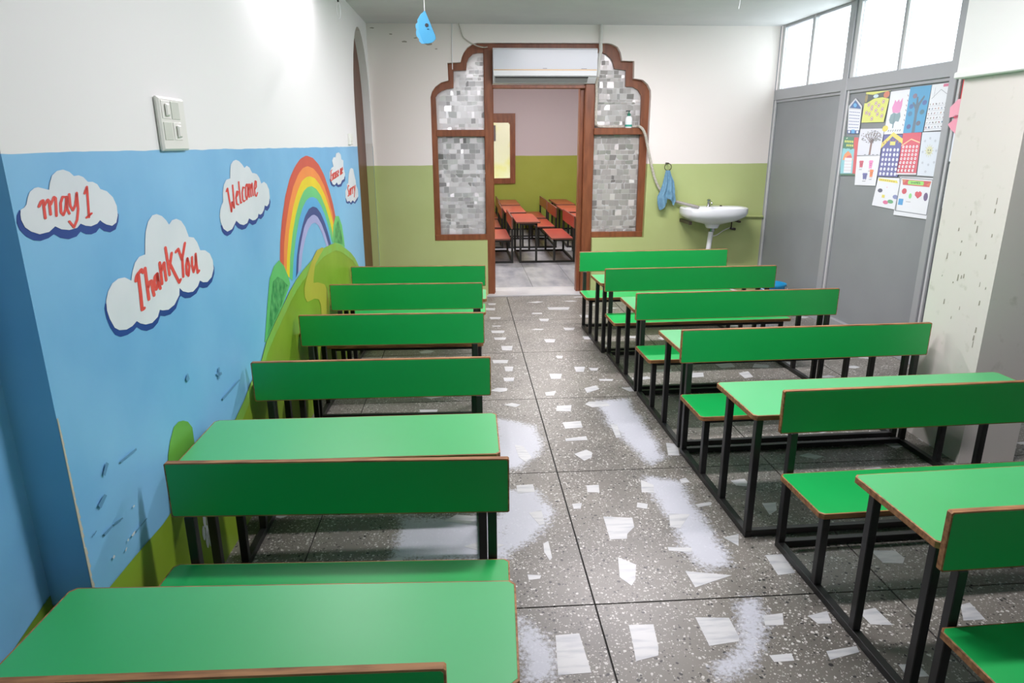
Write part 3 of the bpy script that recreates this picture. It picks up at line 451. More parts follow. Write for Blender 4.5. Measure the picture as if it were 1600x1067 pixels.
b.build('painted_petals', paint('petal', (214, 220, 222)), wall_left)
b = MB()
for p in D['scrw']: b.flat(p, wl, 0.005, 0, lin((214, 222, 228)))
for p in D['scrd']: b.flat(p, wl, 0.005, 0, lin((92, 146, 184)))
b.build('scratches', attr_mat('scratched_paint'), wall_left, kind='stuff')
# grass painted on the recess faces
b = MB(); b.add([(WA.x - 0.155, 1.4485, 0), (WA.x, 1.4485, 0), (WA.x, 1.4485, 0.40), (WA.x - 0.155, 1.4485, 0.385)], [(0, 1, 2, 3)])
b.add([(WA.x - 0.098, 1.45, 0), (WA.x - 0.098, 1.45, 0.42), (WA.x - 0.098, 1.2, 0.37), (WA.x - 0.098, 0.4, 0.30), (WA.x - 0.098, 0.4, 0)], [(0, 1, 2, 3, 4)])
b.build('painted_grass', paint('grass', (96, 126, 34), (112, 146, 48), 6), wall_left)
# plaster knocked off the outer corner
b = MB(); z = 0.36
while z < 0.86:
    h = RNG.uniform(0.012, 0.03); w = 0.004 + 0.010 * RNG.random() * (1 - (z - 0.36) / 0.6)
    b.prism([(-0.001, z), (w, z + h * .2), (w * .7, z + h), (-0.001, z + h)], 0.0005, 0.002, 0, wl); z += h * 0.9
b.build('chipped_plaster', mat('bare_plaster', (188, 182, 166), 0.9), wall_left, kind='stuff')
# arched doorway: leaf set back in it
d1 = MB().prism([(A0 + 0.002, 0)] + [(s, z) for s, z in arch_top()][0:] + [(A1 - 0.002, 0)], -0.065, -0.11, 0, wl).build('door_1', M_browndoor, kind='structure')

# back wall with the big arched opening
LO, LI, RO, RI = [[tuple(p) for p in D[k]] for k in ('archLo', 'archLi', 'archRo', 'archRi')]
outer = [(-0.293, 0.551)] + LO + RO + [(1.752, 0.561)]
contour = [(-0.83, 0), (0.215, 0), (0.215, 0.551)] + outer + [(1.24, 0.561), (1.24, 0), (2.96, 0), (2.96, ZC), (-0.83, ZC)]
wall_back = MB().prism(contour, 0.0, 0.20, 0, xz(YB)).build('wall_back', M_backwall, kind='structure')
MB().box(-2.2, -0.83, YB, YB + 0.2, 0, ZC).build('wall_return', M_backwall, wall_back)
# scuffs under the ceiling
b = MB()
for px, pz, r in ((-0.62, 2.39, .012), (-0.5, 2.33, .02), (-0.40, 2.36, .014), (-0.28, 2.31, .03), (-0.22, 2.27, .012), (-0.78, 2.44, .014)):
    b.flat([(px + r * RNG.uniform(.6, 1.6) * math.cos(k * .785), pz + r * RNG.uniform(.2, .6) * math.sin(k * .785)) for k in range(8)], xz(YB), -0.0006)
b.build('scuff_stain', mat('scuff', (170, 160, 150), 0.8), wall_back)
FY = YB + 0.06
door_2 = MB().prism(outer + list(reversed([(-0.235, 0.60)] + LI + RI + [(1.69, 0.605)])), 0.0, 0.08, 0, xz(FY)).build('door_2', M_brown, kind='structure')
for nm, (x0, x1, z0, z1, y0, y1) in dict(
        post=(0.203, 0.283, 0, 2.285, -0.004, 0.085), post_b=(1.148, 1.243, 0, 2.285, -0.004, 0.085),
        inner_jamb=(1.108, 1.150, 0, 1.965, 0.05, 0.15), inner_jamb_b=(0.281, 0.292, 0, 1.965, 0.05, 0.15),
        transom=(0.280, 1.150, 1.945, 1.972, 0.0, 0.08)).items():
    MB().box(x0, x1, FY + y0, FY + y1, z0, z1, b=0.006).build(nm.replace('_b', ''), M_brown, door_2)
for x0, x1, z0, z1 in ((-0.25, 0.21, 1.520, 1.580), (1.235, 1.70, 1.532, 1.592), (-0.293, 0.215, 0.551, 0.607), (1.235, 1.752, 0.561, 0.615)):
    MB().box(x0, x1, FY - 0.042 if 1.53 < z0 < 1.54 else FY - 0.006, FY + 0.085, z0, z1, b=0.006).build('rail', M_brown, door_2)
def glass_pane(poly, seed, dark, bright, tint):
    r = random.Random(seed)
    p0 = MB().prism(poly, 0.034, 0.038, 0, xz(FY), col=(.86, .86, .87)).build('patterned_pane', M_frost, door_2)
    x0, x1 = min(p[0] for p in poly), max(p[0] for p in poly); z0, z1 = min(p[1] for p in poly), max(p[1] for p in poly)
    b = MB(); z = z0
    while z < z1:
        h = r.uniform(0.022, 0.06); x = x0 - r.uniform(0, 0.03)
        while x < x1:
            w = r.uniform(0.025, 0.075)
            q = [(x + .001, z + r.uniform(0, .004)), (x + w - .001, z + r.uniform(0, .004)), (x + w - .001, z + h - r.uniform(0, .004)), (x + .001, z + h - r.uniform(0, .004))]
            q = [(min(max(a, x0 + .001), x1 - .001), min(max(c, z0 + .001), z1 - .001)) for a, c in q]
            if all(inside(p, poly) for p in q):
                v = r.uniform(dark, bright) if r.random() < 0.8 else r.uniform(dark * .6, min(1, bright * 1.3))
                t1, t2 = r.gauss(0, 0.0028), r.gauss(0, 0.0028)
                b.add([(a, FY + 0.030 + (t1 if k in (1, 2) else -t1) + (t2 if k > 1 else -t2), c) for k, (a, c) in enumerate(q)], [(0, 1, 2, 3)], 0, (v * tint[0], v * tint[1], v * tint[2]))
            x += w
        z += h
    b.build('glass_facets', M_frost, p0, kind='stuff')
glass_pane([(-0.237, 1.575)] + LI + [(0.207, 2.262), (0.207, 1.575)], 1, .74, 1.0, (1, 1, 1.01))  # backlight put into the colour: whiter facets than in the other panes
glass_pane([(-0.237, 0.605), (-0.237, 1.525), (0.207, 1.525), (0.207, 0.605)], 2, .50, .95, (1, 1, 1.01))
glass_pane([(1.24, 1.588), (1.24, 2.262)] + RI + [(1.692, 1.588)], 3, .58, .80, (1.0, .985, .96))
glass_pane([(1.24, 0.612), (1.24, 1.535), (1.692, 1.535), (1.692, 0.612)], 4, .52, .76, (1.0, .97, .93))
MB().box(0.20, 1.25, YB - 0.02, YB + 0.36, -0.02, 0.012, b=0.004).build('trim_1', M_sill, kind='structure')

# grey partition with its band of windows under the ceiling
def pbox(s0, s1, z0, z1, d0, d1, b=0.003):
    q = MB(); q.prism([(s0, z0), (s1, z0), (s1, z1), (s0, z1)], d0, d1, 0, pl, bev=b); return q
wall_right = pbox(-0.02, 9.4, 0.0, 0.075, -0.03, 0.012).build('wall_right', M_alu, kind='structure')
POSTS = [(-0.06, 0.0), (1.135, 1.21), (2.335, 2.395), (3.55, 3.62), (4.75, 4.82), (6.0, 6.07), (7.2, 7.27), (8.4, 8.47)]
for s0, s1 in POSTS: pbox(s0, s1, 0.0, ZC, -0.05, 0.014).build('post', M_alu, wall_right)
pbox(-0.06, 9.4, 1.835, 1.925, -0.05, 0.010).build('rail', M_alu, wall_right)
for (a, b0), (a2, b2) in zip(POSTS, POSTS[1:]):
    pbox(b0, a2, 0.07, 1.84, -0.04, -0.018, 0.002).build('panel', M_panel, wall_right)
    pbox(b0, b0 + 0.022, 0.075, 1.835, -0.018, 0.0).build('bead', M_alulight, wall_right)
    pbox(b0 + 0.022, a2, 1.812, 1.836, -0.018, -0.004).build('bead', M_alu, wall_right)
wn = 1
for s0, s1 in ((0.02, 0.577), (0.577, 1.135), (1.21, 1.80), (1.80, 2.335), (2.395, 3.0), (3.0, 3.55)):
    w = thing('window_%d' % wn, '', ''); del w['label']; del w['category']; w['kind'] = 'structure'; wn += 1
    f = 0.022 if s0 not in (0.02, 1.21) else 0.05
    pbox(s0, s0 + f, 1.925, ZC, -0.04, 0.0).build('window_frame', M_alulight, w)
    pbox(s1 - 0.022, s1, 1.925, ZC, -0.04, 0.0).build('window_frame', M_alu, w)
    pbox(s0 + f, s1 - 0.022, 2.456, ZC, -0.04, 0.0).build('window_frame', M_alu, w)
    pbox(s0 + f, s1 - 0.022, 1.9, 1.93, -0.04, 0.0).build('window_frame', M_alu, w)
    pbox(s0 + f, s1 - 0.022, 1.925, 2.456, -0.024, -0.020, 0).build('pane', M_glass, w)
b = MB(); b.prism([(3.5, 1.92), (9.4, 1.92), (9.4, ZC), (3.5, ZC)], -0.05, -0.02, 0, pl); b.build('upper_panel', M_panel, wall_right)
# pierced pale screen wall outside the far window
b = MB(); hs = []
for i in range(6):
    for j in range(5):
        cx, cz = -1.26 + i * 0.05, 2.50 + j * 0.06; hs.append([(cx - .012, cz - .012), (cx - .012, cz + .012), (cx + .012, cz + .012), (cx + .012, cz - .012)])
b.prism([(-2.4, 0.0), (-0.92, 0.0), (-0.92, 3.4), (-2.4, 3.4)], -0.66, -0.70, 0, pl, holes=hs)
b.build('wall_outside_screen', mat('pale_pink_wall', (240, 226, 238), 0.8), kind='structure')

# column in front of the partition, with its plaster jacket above
colm = MB().box(2.285, 2.56, 2.73, 3.13, 0, 1.78).build('column', M_column, kind='structure')
MB().box(2.262, 2.60, 2.705, 3.155, 1.742, ZC).build('column_jacket', M_jacket, colm)
MB().box(2.250, 2.61, 2.69, 3.16, 1.728, 1.756, b=0.006).build('ledge', M_jacket, colm)
b = MB()
for k in range(26):
    y, z = RNG.uniform(2.76, 3.05), RNG.uniform(0.55, 1.25); h, w = RNG.uniform(.006, .03), RNG.uniform(.002, .005)
    b.add([(2.2845, y - w, z), (2.2845, y + w, z - .003), (2.2845, y + w * .6, z + h), (2.2845, y - w * .8, z + h)], [(0, 1, 2, 3)])
b.build('scratches', mat('scratch_mark', (150, 144, 132), 0.8), colm, kind='stuff')

# ------------------------------------------------------------------ next room through the opening
fl2 = MB().box(-1.1, 3.0, 6.76, 12.1, -0.06, -0.003).build('floor_next_room', M_joint, kind='structure')
x = -1.1
while x < 2.8:
    y = 6.93
    while y < 12.0:
        o = MB().box(x + .002, x + .448, y + .002, min(y + .598, 12.05), -0.003, 0.001).build('marble_tile', M_marble, fl2)
        y += .6
    x += .45
MB().box(-1.1, 3.05, 6.76, 12.1, 2.7, 2.8).build('ceiling_next_room', M_ceil, kind='structure')
wx = (-0.5, 0.895); wz = (0.79, 1.952)
wall_far = MB().prism([(-1.1, 0), (3.05, 0), (3.05, 2.7), (-1.1, 2.7)], 0, 0.15, 0, xz(12.05), holes=[[(wx[0], wz[0]), (wx[0], wz[1]), (wx[1], wz[1]), (wx[1], wz[0])]]).build('wall_far', M_farwall, kind='structure')
MB().box(2.95, 3.05, 6.76, 12.1, 0, 2.7).build('wall_far_side', M_farwall, wall_far)
b = MB().prism([(6.76, 0), (12.1, 0), (12.1, 2.7), (6.76, 2.7)], -1.1, -1.0, 0, lambda a, c, d: (d, a, c), holes=[[(6.95, 1.6), (6.95, 2.6), (9.4, 2.6), (9.4, 1.6)]])
b.build('wall_far_window_side', M_farwall, wall_far)
MB().box(-1.1, 3.0, YB + .0, YB + .2, ZC, 2.75).build('wall_lintel', M_farwall, wall_far)
win = MB().prism([(wx[0], wz[0]), (wx[1], wz[0]), (wx[1], wz[1]), (wx[0], wz[1])], -0.03, 0.08, 0, xz(12.05),
                 holes=[[(wx[0] + .09, wz[0] + .09), (wx[0] + .09, wz[1] - .15), (wx[1] - .115, wz[1] - .15), (wx[1] - .09, wz[1] - .18), (wx[1] - .09, wz[0] + .09)]]).build('window_7', M_brown, kind='structure')
MB().box(wx[0] + .08, wx[1] - .08, 12.08, 12.085, wz[0] + .08, wz[1] - .14).build('pane', M_glass, win)
MB().box(0.40, 0.56, 12.01, 12.03, 1.50, 1.76).build('notice', mat('grey_notice', (120, 116, 120), 0.6), win)
MB().box(-2.0, 2.5, 13.0, 13.1, 0.0, 4.0).build('wall_outside_garden', mat('cream_yellow_wall', (226, 214, 190), 0.9, noise=(2.2, (224, 208, 128), 0.5, 0.7)), kind='structure')  # outdoor backdrop plane; cream and yellow are its own colour

# ------------------------------------------------------------------ school benches: seat, backrest and desk on one steel frame
def rect_c(x0, x1, y0, y1, c):
    return [(x0 + c, y0), (x1 - c, y0), (x1, y0 + c), (x1, y1 - c), (x1 - c, y1), (x0 + c, y1), (x0, y1 - c), (x0, y0 + c)]
def board(name, root, x0, x1, a0, a1, d0, d1, fn, top, edge, c=0.012):
    e = 0.004
    p = MB().prism(rect_c(x0 + e, x1 - e, a0 + e, a1 - e, c), d0, d1, 0, fn, bev=0.0006).build(name, top, root)
    b = MB(); o, i = rect_c(x0, x1, a0, a1, c), rect_c(x0 + e, x1 - e, a0 + e, a1 - e, c); n = 8
    r = 0.0012
    oin = rect_c(x0 + r, x1 - r, a0 + r, a1 - r, c)
    rings = [(i, d0 + .0004), (oin, d0 + .0004), (o, d0 + r), (o, d1 - r), (oin, d1 - .0004), (i, d1 - .0004)]
    b.add([fn(q[0], q[1], d) for rg, d in rings for q in rg], [(k * n + j, k * n + (j + 1) % n, (k + 1) * n + (j + 1) % n, (k + 1) * n + j) for k in range(5) for j in range(n)])
    b.build('edge_band', edge, p); return p
def bench(label, x, y, rz, bx, dx, sx, fx, bz, sz, dz, group, top=None, edge=None, yd=(0.4218, 0.777), t=0.02, name='school_bench'):
    """bx, dx, sx: ends of backrest, desktop and seat; fx: outer faces of the two side frames; local -y points to the desk"""
    top = top or M_green; edge = edge or M_edge
    r = thing(name, label, 'bench', (x, y, 0), rz, group)
    Z = lambda a, b, d: (a, b, d)
    board('backrest', r, bx[0], bx[1], bz[0], bz[1], -0.008, 0.010, lambda a, b, d: (a, d, b), top, edge, 0.004)
    board('seat', r, sx[0], sx[1], -0.2955, -0.0172, sz - t, sz, Z, top, edge)
    board('desktop', r, dx[0], dx[1], -yd[1], -yd[0], dz - t, dz, Z, M_green_desk if top == M_green else top, edge)
    w = 0.026; dl = (yd[0] + 0.036, yd[1] - 0.068)
    for a in (fx[0], fx[1] - w):
        MB().box(a, a + w, -dl[1] - w, 0.016, 0.0, w, b=0.002).build('floor_rail', M_black, r)
        po = MB().box(a, a + w, -0.0105, 0.0155, w, bz[0], b=0.002).build('backrest_post', M_black, r)
        MB().box(a, a + w, 0.0102, 0.0152, bz[0] - 0.001, bz[1] - 0.03).build('strap', M_black, po)
        for q in (-0.262,): MB().box(a, a + w, q, q + w, w, sz - t, b=0.002).build('seat_leg', M_black, r)
        MB().box(a, a + w, -0.262, -0.0105, sz - t - 0.024, sz - t, b=0.002).build('seat_bearer', M_black, r)
        for q in (-dl[0] - w, -dl[1] - w): MB().box(a, a + w, q, q + w, w, dz - t, b=0.002).build('desk_leg', M_black, r)
        MB().box(a, a + w, -dl[1], -dl[0], dz - t - 0.024, dz - t, b=0.002).build('desk_bearer', M_black, r)
    for q in (-0.010, -dl[1] - w): MB().box(fx[0] + w, fx[1] - w, q, q + w * .9, 0.006, 0.03, b=0.002).build('cross_bar', M_black, r)
    MB().box(fx[0] + w, fx[1] - w, -0.262, -0.238, sz - t - 0.024, sz - t, b=0.002).build('seat_bearer', M_black, r)
    MB().box(fx[0] + w, fx[1] - w, -dl[0] - w, -dl[0] - 0.002, dz - t - 0.026, dz - t, b=0.002).build('desk_bearer', M_black, r)
    return r
ORD = ['first', 'second', 'third', 'fourth', 'fifth', 'sixth']
RX = [0.9382, 0.9884, 1.008, 1.0208, 1.1318, 1.1575]; RY = [5.2973, 4.5288, 3.736, 2.9335, 2.1267, 1.3231]; RR = [0.0304, 0.0216, 0.0241, 0.0261, 0.0296, 0.0261]
DXR = [0, 0, 0, 0, -0.006, -0.01]
for k in range(6):
    bench('green laminate bench with attached desk, %s from the back wall in row beside grey partition' % ORD[k], RX[k], RY[k], RR[k],
          (-0.0356 + DXR[k], 1.1888 + DXR[k]), (-0.0324, 1.1876), (-0.0321, 1.188), (0.0, 1.15), (0.4652, 0.6254), 0.3154, 0.5211, 'green benches in the row beside the partition', yd=(0.4218, (0.750, 0.774, 0.777, 0.777, 0.777, 0.777)[k]))
LX = [0.1368, 0.1043, 0.0872, 0.0791, 0.1064, -0.0487]; LY = [4.7781, 4.1553, 3.3796, 2.6193, 1.6938, 0.9292]; LR = [-0.0301, -0.0274, -0.0217, -0.01, -0.0476, -0.0265]
for k in range(6):
    wb = 0.9437; x = LX[k]; bz = (0.4532, 0.6189); dx = (0.0063 - 0.9639, 0.0063); dz = 0.5302 if k > 2 else 0.505; yd = (0.4218, 0.722) if k > 2 else (0.432, 0.735)
    if k == 0: wb = 0.985; x = 0.143; y = 4.93; bz = (0.44, 0.594)
    if k == 1: wb = 0.95; x -= 0.003
    if k == 3: wb = 0.958; x += 0.012; dx = (-0.958, 0.008); dz = 0.545; yd = (0.418, 0.745)
    bench('green laminate bench with attached desk, %s from the back wall in row along painted wall' % ORD[k], x, LY[k] if k else y, LR[k],
          (-wb, 0.0), dx, (-0.9505, -0.0011), (-0.91, -0.036), bz, 0.3102, dz, 'green benches in the row along the painted wall', yd=yd)
COLN = ['first column by the window', 'middle column', 'last column']; ROWN = ['front row', 'middle row', 'back row']
RXS = ((0.585, 0.53, 0.55), (1.372, 1.308, 1.32), (2.19, 2.17, 2.21))
for c in range(3):
    for q, y in enumerate((9.47, 10.73, 11.96)):
        bench('red laminate bench with attached desk in next room, %s, %s' % (ROWN[q], COLN[c]), RXS[c][q], y, -math.pi / 2,
              (0.0, 1.02), (-0.02, 1.03), (0.03, 1.04), (0.03, 1.0), (0.43, 0.58), 0.315, 0.52, 'red benches in the next room', M_redtop, M_rededge, (0.43, 0.735), name='red_bench')

# ------------------------------------------------------------------ split air conditioner over the doorway
ac = thing('air_conditioner', 'white split air conditioner filling the top of the arched doorway', 'air conditioner', (0.75, YB, 1.98))
def acx(prof, x0, x1):
    return MB().prism(prof, x0 - 0.75, x1 - 0.75, 0, lambda a, b, d: (d, a, b - 1.98))
acx([(-0.05, 2.075), (-0.055, 2.09), (-0.055, 2.262), (-0.045, 2.276), (0.145, 2.276), (0.145, 1.985), (0.03, 1.985), (-0.03, 2.03)], 0.285, 1.232).build('body', M_plastic, ac)
acx([(-0.060, 2.098), (-0.060, 2.262), (-0.054, 2.268), (-0.054, 2.098)], 0.287, 1.230).build('front_panel', mat('ac_gloss', (206, 209, 216), 0.25), ac)
acx([(-0.061, 2.090), (-0.061, 2.096), (-0.053, 2.096), (-0.053, 2.090)], 0.289, 1.228).build('gold_strip', mat('gold_strip', (196, 164, 118), 0.35, metal=0.4), ac)
acx([(-0.058, 2.045), (-0.058, 2.088), (-0.04, 2.088), (-0.04, 2.035)], 0.289, 1.228).build('lower_panel', M_plastic, ac)
acx([(-0.048, 2.035), (-0.044, 2.040), (0.006, 1.995), (0.002, 1.990)], 0.305, 1.150).build('louver', mat('ac_grey', (140, 142, 140), 0.4), ac)
acx([(-0.0505, 2.032), (-0.048, 2.0365), (-0.040, 2.030), (-0.0425, 2.025)], 0.303, 1.152).build('outlet_slot', mat('ac_dark', (60, 60, 60), 0.6), ac)
b = MB(); b.box(-0.015, 0.022, -0.0615, -0.060, 0.123, 0.127, 0); b.box(0.335, 0.385, -0.0615, -0.060, 0.121, 0.125, 0); b.build('badge', mat('badge_grey', (120, 120, 126), 0.4), ac)

# pipes, hoses and cables on the back wall
def smooth(pts, n=6):
    P = [Vector(p) for p in pts]; P = [P[0] * 2 - P[1]] + P + [P[-1] * 2 - P[-2]]; r = []
    for i in range(1, len(P) - 2):
        for k in range(n):
            t = k / n; a, b_, c, d = P[i - 1:i + 3]
            r.append(0.5 * ((2 * b_) + (c - a) * t + (2 * a - 5 * b_ + 4 * c - d) * t * t + (3 * b_ - a - 3 * c + d) * t ** 3))
    return r + [P[-2]]
M_hose = mat('beige_hose', (198, 192, 180), 0.6, noise=(60, (176, 170, 158), 0.4, 0.6))
M_greyhose = mat('grey_hose', (150, 146, 140), 0.5)
h = thing('drain_hose', 'beige drain hose running from air conditioner down to the wash basin', 'hose', (1.25, YB - .03, 2.0))
loc = Vector((1.25, YB - .03, 2.0))
R_ = lambda pts: [Vector(p) - loc for p in pts]
MB().tube(R_(smooth([(1.25, YB - .012, 2.04), (1.246, YB + .03, 1.98), (1.250, YB + .035, 1.9), (1.250, YB + .035, 1.66), (1.270, YB + .06, 1.615), (1.33, YB + .080, 1.605), (1.62, YB + .080, 1.605), (1.665, YB - .01, 1.600), (1.705, YB - .03, 1.545), (1.735, YB - .02, 1.45), (1.775, YB - .02, 1.3), (1.83, YB - .025, 1.12), (1.90, YB - .03, 1.0), (1.98, YB - .03, 0.935), (2.02, YB - .035, 0.915)])), 0.0125, 8).build('hose', M_hose, h, smooth=True)
MB().tube(R_(smooth([(2.02, YB - .035, 0.915), (2.10, YB - .06, 0.895), (2.20, YB - .12, 0.872), (2.235, YB - .15, 0.862)])), 0.014, 8).build('hose_end', M_greyhose, h, smooth=True)
MB().tube(R_([(2.012, YB - .034, 0.918), (2.03, YB - .037, 0.911)]), 0.022, 10).build('hose_clamp', M_plastic, h)
pv = MB().tube([(1.262, YB - .022, ZC), (1.262, YB - .022, 2.33), (1.265, YB - .03, 2.26), (1.252, YB - .02, 2.18), (1.25, YB - .012, 2.04)], [.016, .016, .017, .015, .013], 10).build('drain_pipe', mat('white_pipe', (206, 204, 198), 0.45), None, smooth=True)
tag(pv, 'white pipe coming from the ceiling to the air conditioner', 'pipe')
cb = MB().tube(smooth([(-0.075, YB - .006, ZC), (-0.078, YB - .006, 2.3), (-0.08, YB - .006, 2.1)]), 0.004, 6).build('cable', M_plastic, None)
tag(cb, 'thin white cable hanging straight down to the arch step', 'cable')
cb = MB().tube(smooth([(-0.015, YB - .008, ZC), (0.0, YB - .01, 2.43), (0.03, YB - .012, 2.36), (0.13, YB - .01, 2.303), (0.2, YB - .008, 2.285), (0.24, YB + .05, 2.295)]), 0.005, 6).build('cable', M_hose, None)
tag(cb, 'beige cable curving from the ceiling to the arch top', 'cable')

# soap bottle on the right mid rail
sb = thing('soap_bottle', 'white and green pump soap bottle on the brown rail of arched frame', 'bottle', (1.565, YB + 0.043, 1.5925)); sb.scale = (1, 0.7, 1)
MB().lathe([(.030, 0), (.034, .006), (.034, .075), (.028, .098), (.014, .108)], (0, 0, 0), 18).build('bottle', mat('bottle_white', (232, 236, 236), 0.3), sb, smooth=True)
MB().lathe([(.0345, .012), (.0345, .030)], (0, 0, 0), 18, cap0=False, cap1=False).build('label_band', mat('teal_label', (40, 150, 130), 0.5), sb)
MB().lathe([(.016, .106), (.016, .128), (.006, .130), (.006, .148)], (0, 0, 0), 14).build('pump', mat('pump_green', (20, 110, 84), 0.4), sb)
MB().box(-.030, .012, -.007, .007, .147, .156, b=.002).build('nozzle', mat('pump_dark', (24, 40, 38), 0.4), sb)

# towel on its ring
tr_ = thing('towel_ring', 'dark metal towel ring on green wall beside the basin', 'ring', (1.935, YB, 1.235))
MB().tube([(0.033 * math.cos(a * .3927), -0.072, 0.033 * math.sin(a * .3927)) for a in range(17)], 0.0035, 6).build('ring', M_rust, tr_)
MB().tube([(0, 0.0, 0.033), (0, -0.076, 0.033)], 0.008, 8).build('stud', M_rust, tr_)
b = MB(); nu, nv = 28, 22
OUTL = [(1.205, 1.914, 1.956), (1.16, 1.905, 1.968), (1.09, 1.892, 2.0), (1.03, 1.872, 2.012), (0.985, 1.846, 2.016), (0.93, 1.852, 2.03), (0.885, 1.868, 2.012)]
vs = []
for j in range(nv + 1):
    t = j / nv; zz = OUTL[0][0] + (OUTL[-1][0] - OUTL[0][0]) * t
    for (za, la, ra), (zb, lb, rb) in zip(OUTL, OUTL[1:]):
        if za >= zz >= zb: f = (za - zz) / (za - zb); l_, r_ = la + (lb - la) * f, ra + (rb - ra) * f; break
    for i in range(nu + 1):
        u = i / nu; fold = math.sin(u * 15 + 0.6 * math.sin(t * 3)) * (0.005 + 0.012 * t)
        hem = 0.055 * max(0, t - .35) * (math.sin(u * math.pi * 2.0 - 2.2) - 0.3 * (u > .55))
        vs.append((l_ + (r_ - l_) * u, YB - 0.082 - 0.012 * math.sin(u * math.pi) + fold, zz + hem + (0.03 * t if u > 0.5 else -0.015 * t)))
fs = [(j * (nu + 1) + i, j * (nu + 1) + i + 1, (j + 1) * (nu + 1) + i + 1, (j + 1) * (nu + 1) + i) for j in range(nv) for i in range(nu)]
n0 = len(vs); vs2 = vs + [(x, y + 0.005, z) for x, y, z in vs]
rim = [i for i in range(nu)] ; fs2 = fs + [tuple(n0 + k for k in reversed(f)) for f in fs]
for i in range(nu): fs2 += [(i, i + 1, n0 + i + 1, n0 + i), (nv * (nu + 1) + i, nv * (nu + 1) + i + 1, n0 + nv * (nu + 1) + i + 1, n0 + nv * (nu + 1) + i)]
for j in range(nv): fs2 += [(j * (nu + 1), (j + 1) * (nu + 1), n0 + (j + 1) * (nu + 1), n0 + j * (nu + 1)), (j * (nu + 1) + nu, (j + 1) * (nu + 1) + nu, n0 + (j + 1) * (nu + 1) + nu, n0 + j * (nu + 1) + nu)]
b.add(vs2, fs2)
tw = b.build('towel', mat('blue_towel', (120, 162, 188), 0.95, noise=(40, (106, 148, 176), 0.35, 0.65), bump=(300, 0.25)), None, smooth=True)
tag(tw, 'light blue hand towel hanging from the ring on green wall', 'towel')

# wash basin
sk = thing('wash_basin', 'white wall hung wash basin on green wall near grey partition', 'basin', (2.37, YB - 0.004, 0.70))
def plan(sc, n=36):
    pts = []
    for k in range(n):
        a = 2 * math.pi * k / n; c, s = math.cos(a), math.sin(a)
        x = 0.312 * math.copysign(abs(c) ** (0.62 if s > 0 else 0.8), c); y = 0.20 * math.copysign(abs(s) ** (0.42 if s > 0 else 0.9), s)
        pts.append((x * sc[0] + sc[2], -0.203 + y * sc[1] + sc[3]))
    return pts
rings = [((.97, .985, 0, 0), .165), ((1, 1, 0, 0), .158), ((1, 1, 0, 0), .115), ((.95, .96, 0, .005), .085), ((.74, .80, 0, .02), .045), ((.42, .5, 0, .03), .020), ((.22, .3, 0, .03), .004), ((.17, .25, 0, .03), -.03)]
inner = [((.88, .74, 0, -.028), .160), ((.84, .70, 0, -.028), .14), ((.66, .55, 0, -.02), .09), ((.3, .28, 0, 0), .06)]
seq = list(reversed(inner)) + rings
b = MB(); n = 36; b.add([(x, y, z) for sc, z in seq for x, y in plan(sc)], [(i * n + k, i * n + (k + 1) % n, (i + 1) * n + (k + 1) % n, (i + 1) * n + k) for i in range(len(seq) - 1) for k in range(n)] + [tuple(range(n)), tuple(range((len(seq) - 1) * n, len(seq) * n))])
b.build('basin', M_porcelain, sk, smooth=True)
tp = MB().lathe([(.020, 0), (.016, .012), (.013, .035), (.013, .05), (.018, .055), (.018, .066), (.006, .072)], (-0.01, -0.055, .162), 14).build('tap', M_chrome, sk, smooth=True)
MB().tube(smooth([(-0.01, -.055, .20), (-0.01, -.10, .215), (-0.01, -.135, .205), (-0.01, -.14, .19)]), .008, 8).build('spout', M_chrome, tp, smooth=True)
for dx in (-.13, .12): MB().lathe([(.012, 0), (.012, .006), (.004, .010)], (dx, -0.04, .162), 10).build('plug', M_rust, sk)
for dx in (-.27, .20): MB().box(dx, dx + .028, -.30, 0, .015 if dx < 0 else .03, .045, b=.003).build('bracket', M_rust, sk)
MB().lathe([(.036, -.065), (.036, -.03)], (0, -.155, 0), 14).build('waste_nut', M_chrome, sk)
MB().tube(smooth([(0, -.155, -.06), (-.012, -.155, -.2), (-.02, -.15, -.36), (0.02, -.15, -.52), (.15, -.16, -.62), (.30, -.18, -.672)]), .024, 12).build('waste_pipe', M_plastic, sk, smooth=True)
MB().tube(smooth([(.235, -.02, -.05), (.17, -.03, -.075), (.10, -.05, -.115), (.05, -.08, -.12), (.01, -.12, -.10)]), .005, 6).build('supply_hose', M_plastic, sk, smooth=True)
vl = MB().tube([(.25, 0, -.055), (.25, -.05, -.055)], .010, 8).build('valve', M_chrome, sk)
MB().tube([(.235, -.04, -.055), (.285, -.04, -.062)], .012, 8).build('valve_handle', M_rust, vl)
MB().tube([(.25, -.02, -.05), (.25, -.02, .04)], .006, 8).build('riser', M_rust, sk)
wp = MB().tube([(2.68, YB - .016, 0.760), (2.932, YB - .016, 0.755)], 0.013, 10).build('water_pipe', mat('green_painted_pipe', (176, 188, 124), 0.4), None, smooth=True)
tag(wp, 'green painted water pipe between basin and grey partition', 'pipe')

